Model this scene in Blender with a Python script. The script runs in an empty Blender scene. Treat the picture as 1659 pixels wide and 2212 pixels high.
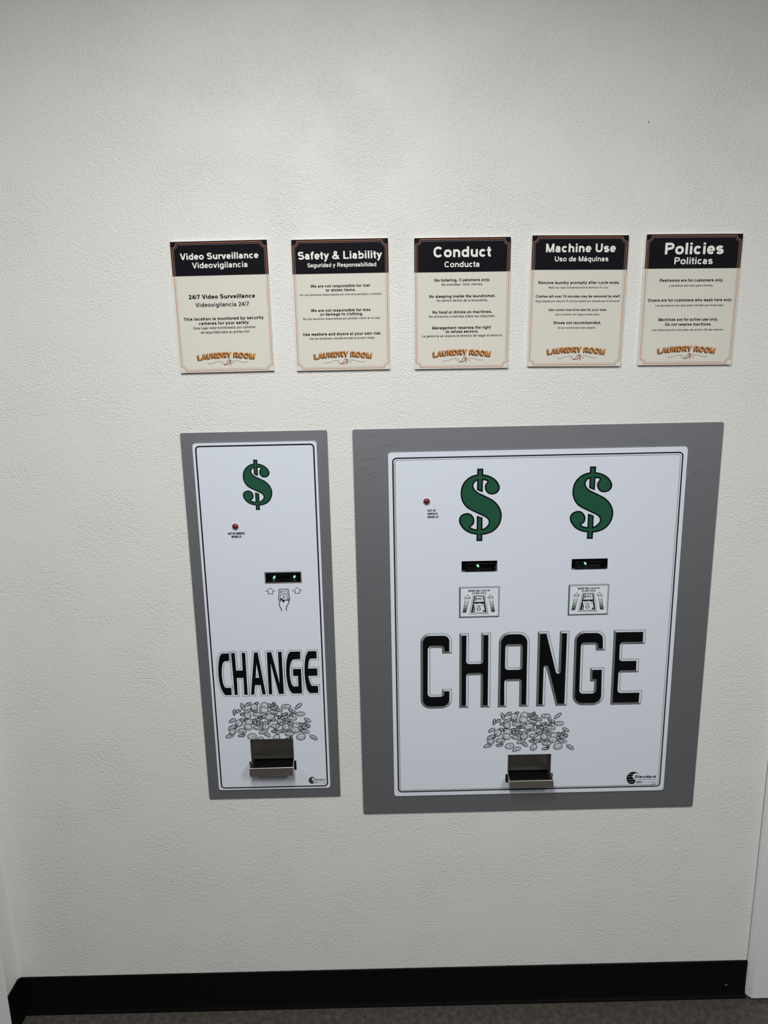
import bpy, bmesh, math, random
from mathutils import Vector, Matrix, geometry

S = bpy.context.scene
COL = S.collection

# ------------------------------------------------------------------ camera
CAM_H, CAM_D = 1.5769, 1.5
cam_data = bpy.data.cameras.new('camera')
cam = bpy.data.objects.new('camera', cam_data)
COL.objects.link(cam)
cam_data.sensor_fit = 'VERTICAL'
cam_data.sensor_height = 36.0
cam_data.lens = 1600.0 / 2212.0 * 36.0
cam_data.clip_start = 0.02
RIGHT = (0.99976615, -0.00876028, -0.01977128)
FWD = (0.00413766, 0.9748735, -0.22272078)
UP = (0.02122559, 0.22258689, 0.97468177)
M = Matrix.Identity(4)
for r in range(3):
    M[r][0], M[r][1], M[r][2] = RIGHT[r], UP[r], -FWD[r]
M[0][3], M[1][3], M[2][3] = 0.0, -CAM_D, CAM_H
cam.matrix_world = M
S.camera = cam

# ------------------------------------------------------------------ light, exposure
S.view_settings.view_transform = 'Standard'
S.view_settings.look = 'None'
S.view_settings.gamma = 1.0
S.view_settings.use_curve_mapping = False
S.view_settings.exposure = 0.0
world = bpy.data.worlds.new('world')
S.world = world
world.use_nodes = True
world.node_tree.nodes['Background'].inputs[0].default_value = (0.9, 0.95, 1.0, 1)
world.node_tree.nodes['Background'].inputs[1].default_value = 0.02
CEIL = 2.48
# (x, y from, y to, width, watts) of the light panels under the ceiling
STRIPS = [(-0.16, -0.80, -1.95, 0.34, 35.0), (1.30, -1.50, -2.60, 0.30, 35.0), (-1.5, -0.80, -1.70, 0.30, 6.0)]
LAMP_COLOR = (1.0, 0.985, 0.955)
WALL_RGB = (0.79, 0.796, 0.782)
for k, (lx, ya, yb, wd, watts) in enumerate(STRIPS):
    ld = bpy.data.lights.new('panel_tubes', 'AREA')
    ld.shape = 'RECTANGLE'
    ld.size, ld.size_y = wd - 0.02, abs(yb - ya) - 0.06
    ld.energy = watts
    ld.color = LAMP_COLOR
    lo = bpy.data.objects.new('panel_tubes', ld)
    COL.objects.link(lo)
    lo.location = (lx, (ya + yb) / 2, CEIL - 0.072)
    STRIPS[k] = (lx, ya, yb, wd, lo)

# ------------------------------------------------------------------ materials
def mat(name, rgb, rough=0.5, metal=0.0, spec=0.5, bump=None, emit=None, coat=0.0, vary=None, patchy=False):
    m = bpy.data.materials.new(name)
    m.use_nodes = True
    nt = m.node_tree
    b = nt.nodes['Principled BSDF']
    b.inputs['Base Color'].default_value = (*rgb, 1)
    b.inputs['Roughness'].default_value = rough
    b.inputs['Metallic'].default_value = metal
    b.inputs['Specular IOR Level'].default_value = spec
    b.inputs['Coat Weight'].default_value = coat
    if emit:
        b.inputs['Emission Color'].default_value = (*emit[0], 1)
        b.inputs['Emission Strength'].default_value = emit[1]
    tc = None
    def coord():
        nonlocal tc
        if tc is None:
            tc = nt.nodes.new('ShaderNodeTexCoord')
        return tc.outputs['Object']
    if bump:                      # list of (kind, scale, weight), overall strength, distance
        layers, strength, dist = bump
        acc = None
        for kind, sc, wgt in layers:
            if kind == 'noise':
                t = nt.nodes.new('ShaderNodeTexNoise')
                t.inputs['Scale'].default_value = sc
                t.inputs['Detail'].default_value = 2.5
                o = t.outputs['Fac']
            else:
                t = nt.nodes.new('ShaderNodeTexVoronoi')
                t.feature = 'SMOOTH_F1'
                t.inputs['Scale'].default_value = sc
                o = t.outputs['Distance']
            nt.links.new(coord(), t.inputs['Vector'])
            mu = nt.nodes.new('ShaderNodeMath')
            mu.operation = 'MULTIPLY'
            nt.links.new(o, mu.inputs[0])
            mu.inputs[1].default_value = wgt
            if acc is None:
                acc = mu.outputs[0]
            else:
                ad = nt.nodes.new('ShaderNodeMath')
                nt.links.new(acc, ad.inputs[0])
                nt.links.new(mu.outputs[0], ad.inputs[1])
                acc = ad.outputs[0]
        bp = nt.nodes.new('ShaderNodeBump')
        bp.inputs['Strength'].default_value = strength
        bp.inputs['Distance'].default_value = dist
        nt.links.new(acc, bp.inputs['Height'])
        if patchy:                    # the sprayed texture is heavier in some places than in others
            t = nt.nodes.new('ShaderNodeTexNoise')
            t.inputs['Scale'].default_value = 7.0
            t.inputs['Detail'].default_value = 3.0
            nt.links.new(coord(), t.inputs['Vector'])
            mr = nt.nodes.new('ShaderNodeMapRange')
            mr.inputs['From Min'].default_value, mr.inputs['From Max'].default_value = 0.36, 0.62
            mr.inputs['To Min'].default_value, mr.inputs['To Max'].default_value = 0.55 * strength, 1.12 * strength
            nt.links.new(t.outputs['Fac'], mr.inputs['Value'])
            nt.links.new(mr.outputs[0], bp.inputs['Strength'])
        nt.links.new(bp.outputs[0], b.inputs['Normal'])
    if vary:                      # colour mottling (rgb2, scale, detail)
        rgb2, sc, det = vary
        t = nt.nodes.new('ShaderNodeTexNoise')
        t.inputs['Scale'].default_value = sc
        t.inputs['Detail'].default_value = det
        nt.links.new(coord(), t.inputs['Vector'])
        cr = nt.nodes.new('ShaderNodeValToRGB')
        cr.color_ramp.elements[0].position = 0.35
        cr.color_ramp.elements[0].color = (*rgb, 1)
        cr.color_ramp.elements[1].position = 0.68
        cr.color_ramp.elements[1].color = (*rgb2, 1)
        nt.links.new(t.outputs['Fac'], cr.inputs[0])
        nt.links.new(cr.outputs[0], b.inputs['Base Color'])
    return m

def srgb(r, g, b):
    f = lambda c: (c / 255 / 12.92) if c / 255 <= 0.04045 else ((c / 255 + 0.055) / 1.055) ** 2.4
    return (f(r), f(g), f(b))

MT = {
 'wall': mat('wall_paint', WALL_RGB, 0.44, spec=0.5, bump=([('noise', 330, 1.0), ('voronoi', 300, 0.35), ('noise', 110, 0.45)], 0.70, 0.0023), patchy=True),
 'smooth': mat('smooth_wall_paint', (0.74, 0.75, 0.75), 0.45, bump=([('noise', 90, 1.0)], 0.12, 0.001)),
 'frame': mat('door_frame_paint', (0.80, 0.80, 0.83), 0.4, bump=([('noise', 120, 1.0)], 0.08, 0.001)),
 'dirt': mat('grime', (0.30, 0.26, 0.22), 0.8),  # real grime marks, and the painted shade line beside the door frame
 'ceiling': mat('ceiling_tile', (0.75, 0.75, 0.73), 0.8),
 'floor': mat('concrete', (0.041, 0.036, 0.031), 0.55, vary=((0.082, 0.072, 0.064), 75, 8), bump=([('noise', 220, 1.0)], 0.2, 0.001)),
 'rubber': mat('black_rubber', (0.003, 0.003, 0.0036), 0.42, spec=0.13),
 'board': mat('cream_board', (0.72, 0.705, 0.635), 0.5),
 'board_edge': mat('board_edge', (0.80, 0.80, 0.78), 0.6),
 'ink': mat('black_ink', (0.004, 0.004, 0.006), 0.5, spec=0.10),
 'ink_soft': mat('charcoal_ink', (0.016, 0.017, 0.022), 0.5, spec=0.10),
 'header': mat('header_ink', (0.006, 0.0055, 0.009), 0.5, spec=0.07),
 'white_ink': mat('white_ink', (0.88, 0.87, 0.83), 0.5),
 'copper': mat('copper_ink', srgb(186, 112, 62), 0.5),
 'thin_line': mat('thin_line_ink', srgb(150, 138, 140), 0.5),
 'orange': mat('orange_ink', srgb(222, 146, 66), 0.5),
 'brown': mat('brown_ink', srgb(74, 46, 30), 0.5),
 'rust': mat('rust_ink', srgb(140, 78, 48), 0.5),
 'surround': mat('grey_powder_coat', (0.275, 0.287, 0.312), 0.58, metal=0.78, spec=0.5, bump=([('noise', 700, 1.0)], 0.05, 0.0004)),
 'scuff': mat('scuff_mark', (0.075, 0.077, 0.083), 0.6),
 'plate': mat('white_plate', (0.735, 0.795, 0.90), 0.5, spec=0.5),
 'plate_ink': mat('plate_white_ink', (0.77, 0.825, 0.91), 0.4),
 'green': mat('green_ink', srgb(36, 86, 64), 0.5, spec=0.12),
 'green_black': mat('dark_green_ink', srgb(60, 82, 76), 0.45, spec=0.4),
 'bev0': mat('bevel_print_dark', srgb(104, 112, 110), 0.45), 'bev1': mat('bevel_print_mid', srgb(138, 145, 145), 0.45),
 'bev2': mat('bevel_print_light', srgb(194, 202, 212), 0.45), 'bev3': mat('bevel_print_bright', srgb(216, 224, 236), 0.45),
 'grey_ink': mat('grey_ink', srgb(104, 111, 119), 0.45), 'pale_ink': mat('pale_grey_ink', srgb(190, 196, 204), 0.45),
 'teal1': mat('teal_print_pale', srgb(190, 205, 204), 0.45), 'teal2': mat('teal_print_light', srgb(150, 172, 168), 0.45),
 'teal3': mat('teal_print_mid', srgb(92, 124, 116), 0.45), 'teal4': mat('teal_print_deep', srgb(40, 74, 64), 0.45),
 'steel': mat('brushed_steel', (0.54, 0.52, 0.485), 0.38, metal=1.0, bump=([('noise', 500, 1.0)], 0.03, 0.0004)),
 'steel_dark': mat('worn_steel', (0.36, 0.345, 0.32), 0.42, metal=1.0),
 'lip': mat('polished_lip', (0.62, 0.60, 0.57), 0.28, metal=1.0),
 'slot_metal': mat('slot_frame_metal', (0.40, 0.41, 0.41), 0.45, metal=0.6),
 'plastic': mat('black_plastic', (0.005, 0.005, 0.006), 0.28, spec=0.5),
 'plastic_matt': mat('black_plastic_matt', (0.003, 0.003, 0.003), 0.7, spec=0.06),
 'tooth': mat('grey_plastic', (0.022, 0.022, 0.025), 0.3),
 'led': mat('green_led', (0.2, 0.8, 0.35), 0.3, emit=((0.30, 1.0, 0.45), 1.25)),
 'red_lens': mat('red_lens', (0.16, 0.006, 0.008), 0.12, coat=0.8),
 'bezel': mat('chrome_bezel', (0.75, 0.70, 0.70), 0.2, metal=1.0),
 'fixture': mat('fixture_white', (0.8, 0.8, 0.8), 0.5),
 'rear': mat('rear_wall_paint', (0.28, 0.29, 0.31), 0.7),
 'chip': mat('pale_chip', (0.45, 0.42, 0.38), 0.7),
}

# ------------------------------------------------------------------ mesh helpers
class MB:
    """collects faces and links them as one mesh object"""
    def __init__(s):
        s.v, s.f, s.mi, s.names = [], [], [], []
    def m(s, name):
        if name not in s.names:
            s.names.append(name)
        return s.names.index(name)
    def face(s, pts, m):
        b = len(s.v)
        s.v += [tuple(p) for p in pts]
        s.f.append(tuple(range(b, b + len(pts))))
        s.mi.append(s.m(m))
    def box(s, x0, x1, y0, y1, z0, z1, m):
        P = [(x, y, z) for x in (x0, x1) for y in (y0, y1) for z in (z0, z1)]
        for q in ((0, 1, 3, 2), (4, 6, 7, 5), (0, 4, 5, 1), (2, 3, 7, 6), (0, 2, 6, 4), (1, 5, 7, 3)):
            s.face([P[i] for i in q], m)
    def sweep(s, prof, axis, a, b, m, caps=True):
        """prof: closed list of 2-D points; axis 'x' takes (y, z), 'y' takes (x, z), 'z' takes (x, y)"""
        def p3(q, t):
            return {'x': (t, q[0], q[1]), 'y': (q[0], t, q[1]), 'z': (q[0], q[1], t)}[axis]
        n = len(prof)
        for i in range(n):
            j = (i + 1) % n
            s.face([p3(prof[i], a), p3(prof[j], a), p3(prof[j], b), p3(prof[i], b)], m)
        if caps:
            s.fill3([[p3(q, a) for q in prof]], m)
            s.fill3([[p3(q, b) for q in prof]], m)
    def fill3(s, loops, m):
        L = [[Vector(p) for p in l] for l in loops]
        tris = geometry.tessellate_polygon(L)
        flat = [p for l in L for p in l]
        b = len(s.v)
        s.v += [tuple(p) for p in flat]
        for t in tris:
            s.f.append(tuple(b + i for i in t)); s.mi.append(s.m(m))
    def plate(s, outer, holes, y0, y1, m, m_edge=None):
        """a sheet in the wall plane (2-D points in metres), front at y0, back at y1"""
        for y in (y0, y1):
            s.fill3([[(a, y, b) for a, b in outer]] + [[(a, y, b) for a, b in h] for h in holes], m)
        for l in [outer] + holes:
            for i in range(len(l)):
                (a, b), (c, d) = l[i], l[(i + 1) % len(l)]
                s.face([(a, y0, b), (c, y0, d), (c, y1, d), (a, y1, b)], m_edge or m)
    def build(s, name, parent=None, smooth=False):
        me = bpy.data.meshes.new(name)
        me.from_pydata(s.v, [], s.f)
        for n in s.names:
            me.materials.append(MT[n])
        me.polygons.foreach_set('material_index', s.mi)
        bm = bmesh.new(); bm.from_mesh(me)
        if smooth:
            bmesh.ops.remove_doubles(bm, verts=bm.verts, dist=1e-6)
            bmesh.ops.recalc_face_normals(bm, faces=bm.faces)
        bm.to_mesh(me); bm.free()
        if smooth:
            me.polygons.foreach_set('use_smooth', [True] * len(me.polygons))
            me.set_sharp_from_angle(angle=math.radians(40))
        o = bpy.data.objects.new(name, me)
        COL.objects.link(o)
        if parent:
            o.parent = parent
        return o

class Ink(MB):
    """flat printing on a surface: millimetres in, laid at a height (mm) in front of the wall plane"""
    def __init__(s, base, step=0.012):
        super().__init__()
        s.base, s.step = base, step
    clip = None                        # (x0, x1, z): nothing printed below z between x0 and x1
    def cut(s, pts):
        c = s.clip
        if not c or min(b for a, b in pts) >= c[2]:
            return pts
        m = sum(a for a, b in pts) / len(pts)
        if not c[0] - 2 < m < c[1] + 2:
            return pts
        out = []
        for i in range(len(pts)):
            (a, b), (u, v) = pts[i], pts[(i + 1) % len(pts)]
            if b >= c[2]:
                out.append((a, b))
            if (b >= c[2]) != (v >= c[2]):
                k = (c[2] - b) / (v - b)
                out.append((a + (u - a) * k, c[2]))
        return out if len(out) > 2 else None
    def y(s, lv):
        return -(s.base + 0.05 + lv * s.step) * 0.001
    def poly(s, pts, m, lv=0, holes=()):
        y = s.y(lv)
        s.fill3([[(a * .001, y, b * .001) for a, b in l] for l in [pts] + list(holes)], m)
    def quad(s, pts, m, lv=0):
        s.k = (getattr(s, 'k', 0) + 1) % 11      # neighbouring strokes never share a plane
        y = s.y(lv) - s.k * s.step * 7e-5
        pts = s.cut(pts)
        if not pts:
            return
        s.face([(a * .001, y, b * .001) for a, b in pts], m)
    def line(s, pts, w, m, lv=0, closed=False):
        for q in ribbon(pts, w, closed):
            s.quad(q, m, lv)
    def ell(s, cx, cy, rx, ry, ang, m, lv=0, n=20):
        c, d = math.cos(math.radians(ang)), math.sin(math.radians(ang))
        P = []
        for i in range(n):
            a = 2 * math.pi * i / n
            u, v = rx * math.cos(a), ry * math.sin(a)
            P.append((cx + c * u - d * v, cy + d * u + c * v))
        y = s.y(lv)
        P = s.cut(P)
        if P:
            s.face([(a * .001, y, b * .001) for a, b in P], m)

def ribbon(pts, w, closed=False):
    P = [Vector(p) for p in pts]
    Q = [P[0]]
    for p in P[1:]:
        if (p - Q[-1]).length > 1e-7:
            Q.append(p)
    P = Q
    if closed and (P[0] - P[-1]).length < 1e-7:
        P.pop()
    n = len(P)
    L, R = [], []
    for i in range(n):
        a = P[i - 1] if (i > 0 or closed) else None
        b = P[(i + 1) % n] if (i < n - 1 or closed) else None
        d1 = (P[i] - a).normalized() if a is not None else (b - P[i]).normalized()
        d2 = (b - P[i]).normalized() if b is not None else d1
        n1, n2 = Vector((-d1.y, d1.x)), Vector((-d2.y, d2.x))
        k = max(1 + n1.dot(n2), 0.35)
        o = (n1 + n2) / k * (w / 2)
        L.append(P[i] + o); R.append(P[i] - o)
    out = []
    for i in range(n if closed else n - 1):
        j = (i + 1) % n
        out.append([L[i], R[i], R[j], L[j]])
    return out

def area2(p):
    return sum(p[i][0] * p[(i + 1) % len(p)][1] - p[(i + 1) % len(p)][0] * p[i][1] for i in range(len(p)))
def ccw(p):
    return list(p) if area2(p) > 0 else list(reversed(p))
def offset(p, d):
    """p counter-clockwise; positive d moves outwards"""
    n = len(p); out = []
    for i in range(n):
        a, b, c = Vector(p[i - 1][:2]), Vector(p[i][:2]), Vector(p[(i + 1) % n][:2])
        d1, d2 = (b - a).normalized(), (c - b).normalized()
        n1, n2 = Vector((d1.y, -d1.x)), Vector((d2.y, -d2.x))
        k = max(1 + n1.dot(n2), 0.12)
        out.append(tuple(b + (n1 + n2) / k * d))
    return out
def fillet(p, seg=7):
    """points (x, y, radius) -> points with rounded corners"""
    out = []; n = len(p)
    for i in range(n):
        a, b, c = Vector(p[i - 1][:2]), Vector(p[i][:2]), Vector(p[(i + 1) % n][:2])
        r = p[i][2]
        if r <= 0:
            out.append(tuple(b)); continue
        u, v = (a - b).normalized(), (c - b).normalized()
        half = math.acos(max(-1, min(1, u.dot(v)))) / 2
        t = min(r / math.tan(half), 0.48 * min((a - b).length, (c - b).length))
        r = t * math.tan(half)
        ctr = b + (u + v).normalized() * (r / math.sin(half))
        s0, s1 = b + u * t - ctr, b + v * t - ctr
        a0, a1 = math.atan2(s0.y, s0.x), math.atan2(s1.y, s1.x)
        da = (a1 - a0 + math.pi) % (2 * math.pi) - math.pi
        for k in range(seg + 1):
            q = a0 + da * k / seg
            out.append((ctr.x + r * math.cos(q), ctr.y + r * math.sin(q)))
    return out
def rrect(x0, x1, z0, z1, r):
    return fillet([(x0, z0, r), (x1, z0, r), (x1, z1, r), (x0, z1, r)])
def smooth_loop(p, sub=5):
    n = len(p); out = []
    for i in range(n):
        a, b, c, d = (Vector(p[(i + k) % n]) for k in (-1, 0, 1, 2))
        for s in range(sub):
            t = s / sub
            q = 0.5 * ((2 * b) + (c - a) * t + (2 * a - 5 * b + 4 * c - d) * t * t + (3 * b - a - 3 * c + d) * t ** 3)
            out.append(tuple(q))
    return out
def smooth_path(p, sub=6):
    q = [p[0]] + list(p) + [p[-1]]
    out = []
    for i in range(1, len(q) - 2):
        a, b, c, d = (Vector(q[i + k]) for k in (-1, 0, 1, 2))
        for s in range(sub):
            t = s / sub
            out.append(tuple(0.5 * ((2 * b) + (c - a) * t + (2 * a - 5 * b + 4 * c - d) * t * t + (3 * b - a - 3 * c + d) * t ** 3)))
    out.append(tuple(p[-1]))
    return out

# ------------------------------------------------------------------ grotesque lettering, drawn as strokes (cap height = 1)
ADV = dict(zip('abcdefghijklmnopqrstuvwxyz', [.776, .853, .776, .853, .776, .50, .853, .853, .388, .388, .776, .388, 1.242, .853, .853, .853, .853, .543, .776, .465, .853, .776, 1.086, .776, .776, .698]))
ADV.update(dict(zip('ABCDEFGHIJKLMNOPQRSTUVWXYZ', [1.008, 1.008, 1.008, 1.008, .931, .853, 1.086, 1.008, .388, .776, 1.008, .853, 1.163, 1.008, 1.086, .931, 1.086, 1.008, .931, .853, 1.008, .931, 1.318, .931, .931, .853])))
ADV.update({c: .776 for c in '0123456789'})
ADV.update({' ': .388, '.': .388, '&': 1.008, '/': .388, '-': .465})
ACC = {'á': ('a', 1), 'é': ('e', 1), 'í': ('i', 1), 'ó': ('o', 1), 'ú': ('u', 1), 'ñ': ('n', 2)}
XH = 0.725

def arc(cx, cy, rx, ry, a0, a1, n=None):
    n = n or max(4, int(abs(a1 - a0) / 18))
    e = 2 / 2.3
    out = []
    for i in range(n + 1):
        a = math.radians(a0 + (a1 - a0) * i / n)
        c, s = math.cos(a), math.sin(a)
        out.append((cx + rx * math.copysign(abs(c) ** e, c), cy + ry * math.copysign(abs(s) ** e, s)))
    return out

def glyph(ch, w, serif=False):
    """returns (list of quads/polygons, advance)"""
    acc = 0
    if ch in ACC:
        ch, acc = ACC[ch]
    adv = ADV[ch]
    q = w / 2; x = XH; o = .012
    polys = []; stems = []
    def R(*parts, ww=w):
        pts = []
        for p in parts:
            pts += p if isinstance(p, list) else [p]
        polys.extend([[(v[0], v[1]) for v in k] for k in ribbon(pts, ww)])
    def V(cx, a, b):
        polys.append([(cx - q, a), (cx + q, a), (cx + q, b), (cx - q, b)]); stems.append((cx, a, b))
    def H(a, b, y, ww=None):
        t = (ww or w * .86) / 2
        polys.append([(a, y - t), (b, y - t), (b, y + t), (a, y + t)])
    def D(xb, yb, xt, yt, k=1.08):
        h = q * k
        polys.append([(xb - h, yb), (xb + h, yb), (xt + h, yt), (xt - h, yt)])
    def spine(l, r, hi):
        t, b = hi + o - q, q - o
        mid = b + (t - b) * .52
        cx = (l + r) / 2; rx = (r - l) / 2
        ru, rl = (t - mid) / 2, (mid - b) / 2
        R(arc(cx, mid + ru, rx * .95, ru, 22, 270), arc(cx, mid - rl, rx, rl, 90, -158))
    l = .085 + q; r = adv - .08 - q           # stem positions
    lo, ro = .045 + q, adv - .045 - q         # round positions
    cx = adv / 2
    ring = lambda a, b, y0, y1: R(arc((a + b) / 2, (y0 + y1) / 2, (b - a) / 2, (y1 - y0) / 2, 0, 360))
    if ch == 'a':
        rr = adv - .12 - q
        R(arc((lo + rr) / 2, x + o - q - .17, (rr - lo) / 2, .17, 158, 0), (rr, 0))
        ring(lo, rr, q - o, .445 - q * .4)
    elif ch in 'bp':
        V(l, 0 if ch == 'b' else -.29, 1 if ch == 'b' else x); ring(l, ro, q - o, x + o - q)
    elif ch in 'dqg':
        V(r, {'d': 0, 'q': -.29, 'g': -.02}[ch], 1 if ch == 'd' else x); ring(lo, r, q - o, x + o - q)
        if ch == 'g':
            R((r, .05), arc((lo + r) / 2, -.29 + q + .16, (r - lo) / 2, .16, 0, -155))
    elif ch == 'c':
        R(arc((lo + ro) / 2, x / 2, (ro - lo) / 2, x / 2 + o - q, 38, 322))
    elif ch == 'e':
        R(arc((lo + ro) / 2, x / 2, (ro - lo) / 2, x / 2 + o - q, 0, 322)); H(lo, ro + q, x / 2 - .005, w * .75)
    elif ch == 'f':
        R((.21, 0), (.21, .70), arc(.21 + .26, .74, .26, 1 + o - q * .9 - .74, 180, 90, 7)); H(.02, .45, x - q * .7, w * .7)
    elif ch in 'hnmr':
        V(l, 0, 1 if ch == 'h' else x)
        if ch == 'r':
            R((l, .38), arc(adv + .02, x - q - .28, adv + .02 - l, .28, 175, 92))
        else:
            rs = [r] if ch != 'm' else [cx, r]
            a = l
            for b in rs:
                ry = min(.24, (b - a) / 2 * 1.1)
                yc = x + o - q - ry
                R((b, 0), arc((a + b) / 2, yc, (b - a) / 2, ry, 0, 165)); a = b
    elif ch == 'u':
        V(r, 0, x); R((l, x), arc((l + r) / 2, q - o + .24, (r - l) / 2, .24, 180, 345))
    elif ch in 'il':
        V(cx, 0, x if ch == 'i' else 1)
        if ch == 'i' and not acc:
            V(cx, 1 - w * .85, 1)
    elif ch == 'j':
        R((cx, x), (cx, -.12), arc(cx - .16, -.12, .16, .17 - q, 0, -85)); V(cx, 1 - w * .85, 1)
    elif ch == 'k':
        V(l, 0, 1); D(l + .1, .26, adv - .14, x, 1.2); D(adv - .06 - q, 0, l + .22, .42, 1.2)
    elif ch == 'o':
        ring(lo, ro, q - o, x + o - q)
    elif ch == 's':
        spine(lo, ro, x)
    elif ch == 't':
        R((.22, .93), (.22, .2), arc(.22 + .16, .2, .16, .2 - q + o, 180, 275)); H(.02, .43, x - q * .86)
    elif ch == 'v':
        D(cx - .015, 0, .03 + q, x); D(cx + .015, 0, adv - .03 - q, x)
    elif ch == 'w':
        for a, b in ((.27, .03 + q), (.27, cx - .01), (adv - .27, cx + .01), (adv - .27, adv - .03 - q)):
            D(a, 0, b, x, 1.0)
    elif ch == 'x':
        D(.03 + q, 0, adv - .03 - q, x, 1.15); D(adv - .03 - q, 0, .03 + q, x, 1.15)
    elif ch == 'y':
        D(cx + .005, .04, .03 + q, x); D(cx - .13, -.2, adv - .03 - q, x)
        H(.1, cx - .06, -.29 + q * .86)
    elif ch == 'z':
        H(.05, adv - .05, x - q * .86); H(.04, adv - .04, q * .86); D(.05 + q * 1.3, q, adv - .06 - q * 1.3, x - q, 1.4)
    elif ch == 'A':
        D(.02 + q, 0, cx - .02, 1); D(adv - .02 - q, 0, cx + .02, 1); H(.25, adv - .25, .29)
    elif ch == 'B':
        V(l, 0, 1)
        for a, b, e in ((.5, 1, ro - .04), (0, .5, ro)):
            R((l, b - q * (.86 if b == 1 else .3)), arc(e - .2, (a + b) / 2, .2, (b - a) / 2 - q * .6, 90, -90), (l, a + q * (.86 if a == 0 else .3)))
    elif ch in 'CG':
        R(arc((lo + ro) / 2, .5, (ro - lo) / 2, .5 + o - q, 40, 320 if ch == 'C' else 340))
        if ch == 'G':
            V(ro, .08, .48); H(cx + .03, ro + q, .43)
    elif ch == 'D':
        V(l, 0, 1); R((l, 1 - q), arc(ro - .36, .5, .36, .5 - q, 90, -90), (l, q))
    elif ch in 'EF':
        V(l, 0, 1); H(l, adv - .06, 1 - q * .86); H(l, adv - .12, .52)
        if ch == 'E':
            H(l, adv - .05, q * .86)
    elif ch == 'H':
        V(l, 0, 1); V(r, 0, 1); H(l, r, .52)
    elif ch == 'I':
        V(cx, 0, 1)
    elif ch == 'K':
        V(l, 0, 1); D(l + .08, .34, adv - .16, 1, 1.35); D(adv - .06 - q, 0, l + .26, .58, 1.3)
    elif ch == 'L':
        V(l, 0, 1); H(l, adv - .04, q * .86)
    elif ch == 'M':
        V(l, 0, 1); V(r, 0, 1); D(cx - .015, 0, l + .02, 1, .95); D(cx + .015, 0, r - .02, 1, .95)
    elif ch == 'N':
        V(l, 0, 1); V(r, 0, 1); D(r - .01, 0, l + .01, 1, 1.05)
    elif ch == 'O':
        ring(lo, ro, q - o, 1 + o - q)
    elif ch in 'PR':
        V(l, 0, 1); R((l, 1 - q * .9), arc(ro - .26, .71, .26, .29 - q * .9, 90, -90), (l, .42 + q * .1))
        if ch == 'R':
            D(adv - .03 - q, 0, cx + .06, .45, 1.15)
    elif ch == 'S':
        spine(lo, ro, 1)
    elif ch == 'T':
        V(cx, 0, 1); H(.03, adv - .03, 1 - q * .86)
    elif ch == 'U':
        R((l, 1), arc((l + r) / 2, .36, (r - l) / 2, .36 + o - q, 180, 360), (r, 1)); stems.append((l, .5, 1)); stems.append((r, .5, 1))
    elif ch == 'V':
        D(cx - .015, 0, .01 + q, 1); D(cx + .015, 0, adv - .01 - q, 1)
    elif ch == 'W':
        for a, b in ((.35, .02 + q), (.35, cx - .01), (adv - .35, cx + .01), (adv - .35, adv - .02 - q)):
            D(a, 0, b, 1, 1.0)
    elif ch == 'Y':
        V(cx, 0, .48); D(cx, .4, .01 + q, 1, 1.15); D(cx, .4, adv - .01 - q, 1, 1.15)
    elif ch == '1':
        V(cx + .06, 0, 1); D(.16, .66, cx + .06, .96, 1.2)
    elif ch == '2':
        R(arc(cx, 1 + o - q - .25, ro - cx - .03, .25, 170, -20), (lo + .06, q)); H(lo - q, ro + q, q * .86)
    elif ch == '4':
        V(adv - .24, 0, 1); H(.03, adv - .03, .28); D(.1, .3, adv - .27, .97, 1.1)
    elif ch == '5':
        H(lo + .04, ro, 1 - q * .86); R((lo + .06, 1 - q), (lo + .02, .45)); R(arc(cx - .02, .33, ro - cx + .02, .33 + o - q, 140, -160))
    elif ch == '7':
        H(.05, adv - .05, 1 - q * .86); D(.24, 0, adv - .05 - q, 1 - q, 1.1)
    elif ch == '&':
        R(arc(.43, .79, .16, .21 - q * .6, 0, 360), ww=w * .85); R(arc(.40, .26, .31, .27 - q * .8, 0, 360), ww=w * .95)
        D(.87, 0, .33, .72, 1.25); D(.6, .1, .82, .46, .95)
    elif ch == '/':
        D(.06, 0, adv - .06, 1, .8)
    elif ch == '.':
        H(cx - w * .52, cx + w * .52, w * .52, w * 1.04)
    elif ch == '-':
        H(.06, adv - .06, .34)
    if acc == 1:
        D(cx - .02, x + .07, cx + .1, 1.02, .85)
    elif acc == 2:
        R((cx - .22, .84), (cx - .1, .92), (cx + .08, .85), (cx + .2, .93), ww=w * .62)
    if serif:
        for c, a, b in stems:
            for y in (a, b):
                if y < .02 or y > .98:
                    yy = .065 if y < .02 else .935
                    polys.append([(c - q - .13, yy - .065), (c + q + .13, yy - .065), (c + q + .13, yy + .065), (c - q - .13, yy + .065)])
    return polys, adv

def write(ink, text, xl, xr, base, cap, w, m, lv=0, shear=0.0, serif=False, bend=None, shift=(0, 0), slope=0.0):
    """set one line so that its ink runs from xl to xr (mm) with the given cap height"""
    total = sum(ADV[ACC[c][0] if c in ACC else c] for c in text)
    k = (xr - xl) / (total - .12)
    pen = -.06
    for c in text:
        P, adv = ([], ADV[' ']) if c == ' ' else glyph(c, w, serif)
        for poly in P:
            out = []
            for a, b in poly:
                X = xl + (pen + a) * k + shear * b * cap
                Zz = base + b * cap + slope * (X - xl)
                if bend:                       # bend = (centre x, radius)
                    t = (X - bend[0]) / bend[1]
                    rad = bend[1] + (Zz - base)
                    X, Zz = bend[0] + rad * math.sin(t), base - bend[1] + rad * math.cos(t)
                out.append((X + shift[0], Zz + shift[1]))
            ink.quad(out, m, lv)
        pen += adv

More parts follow.
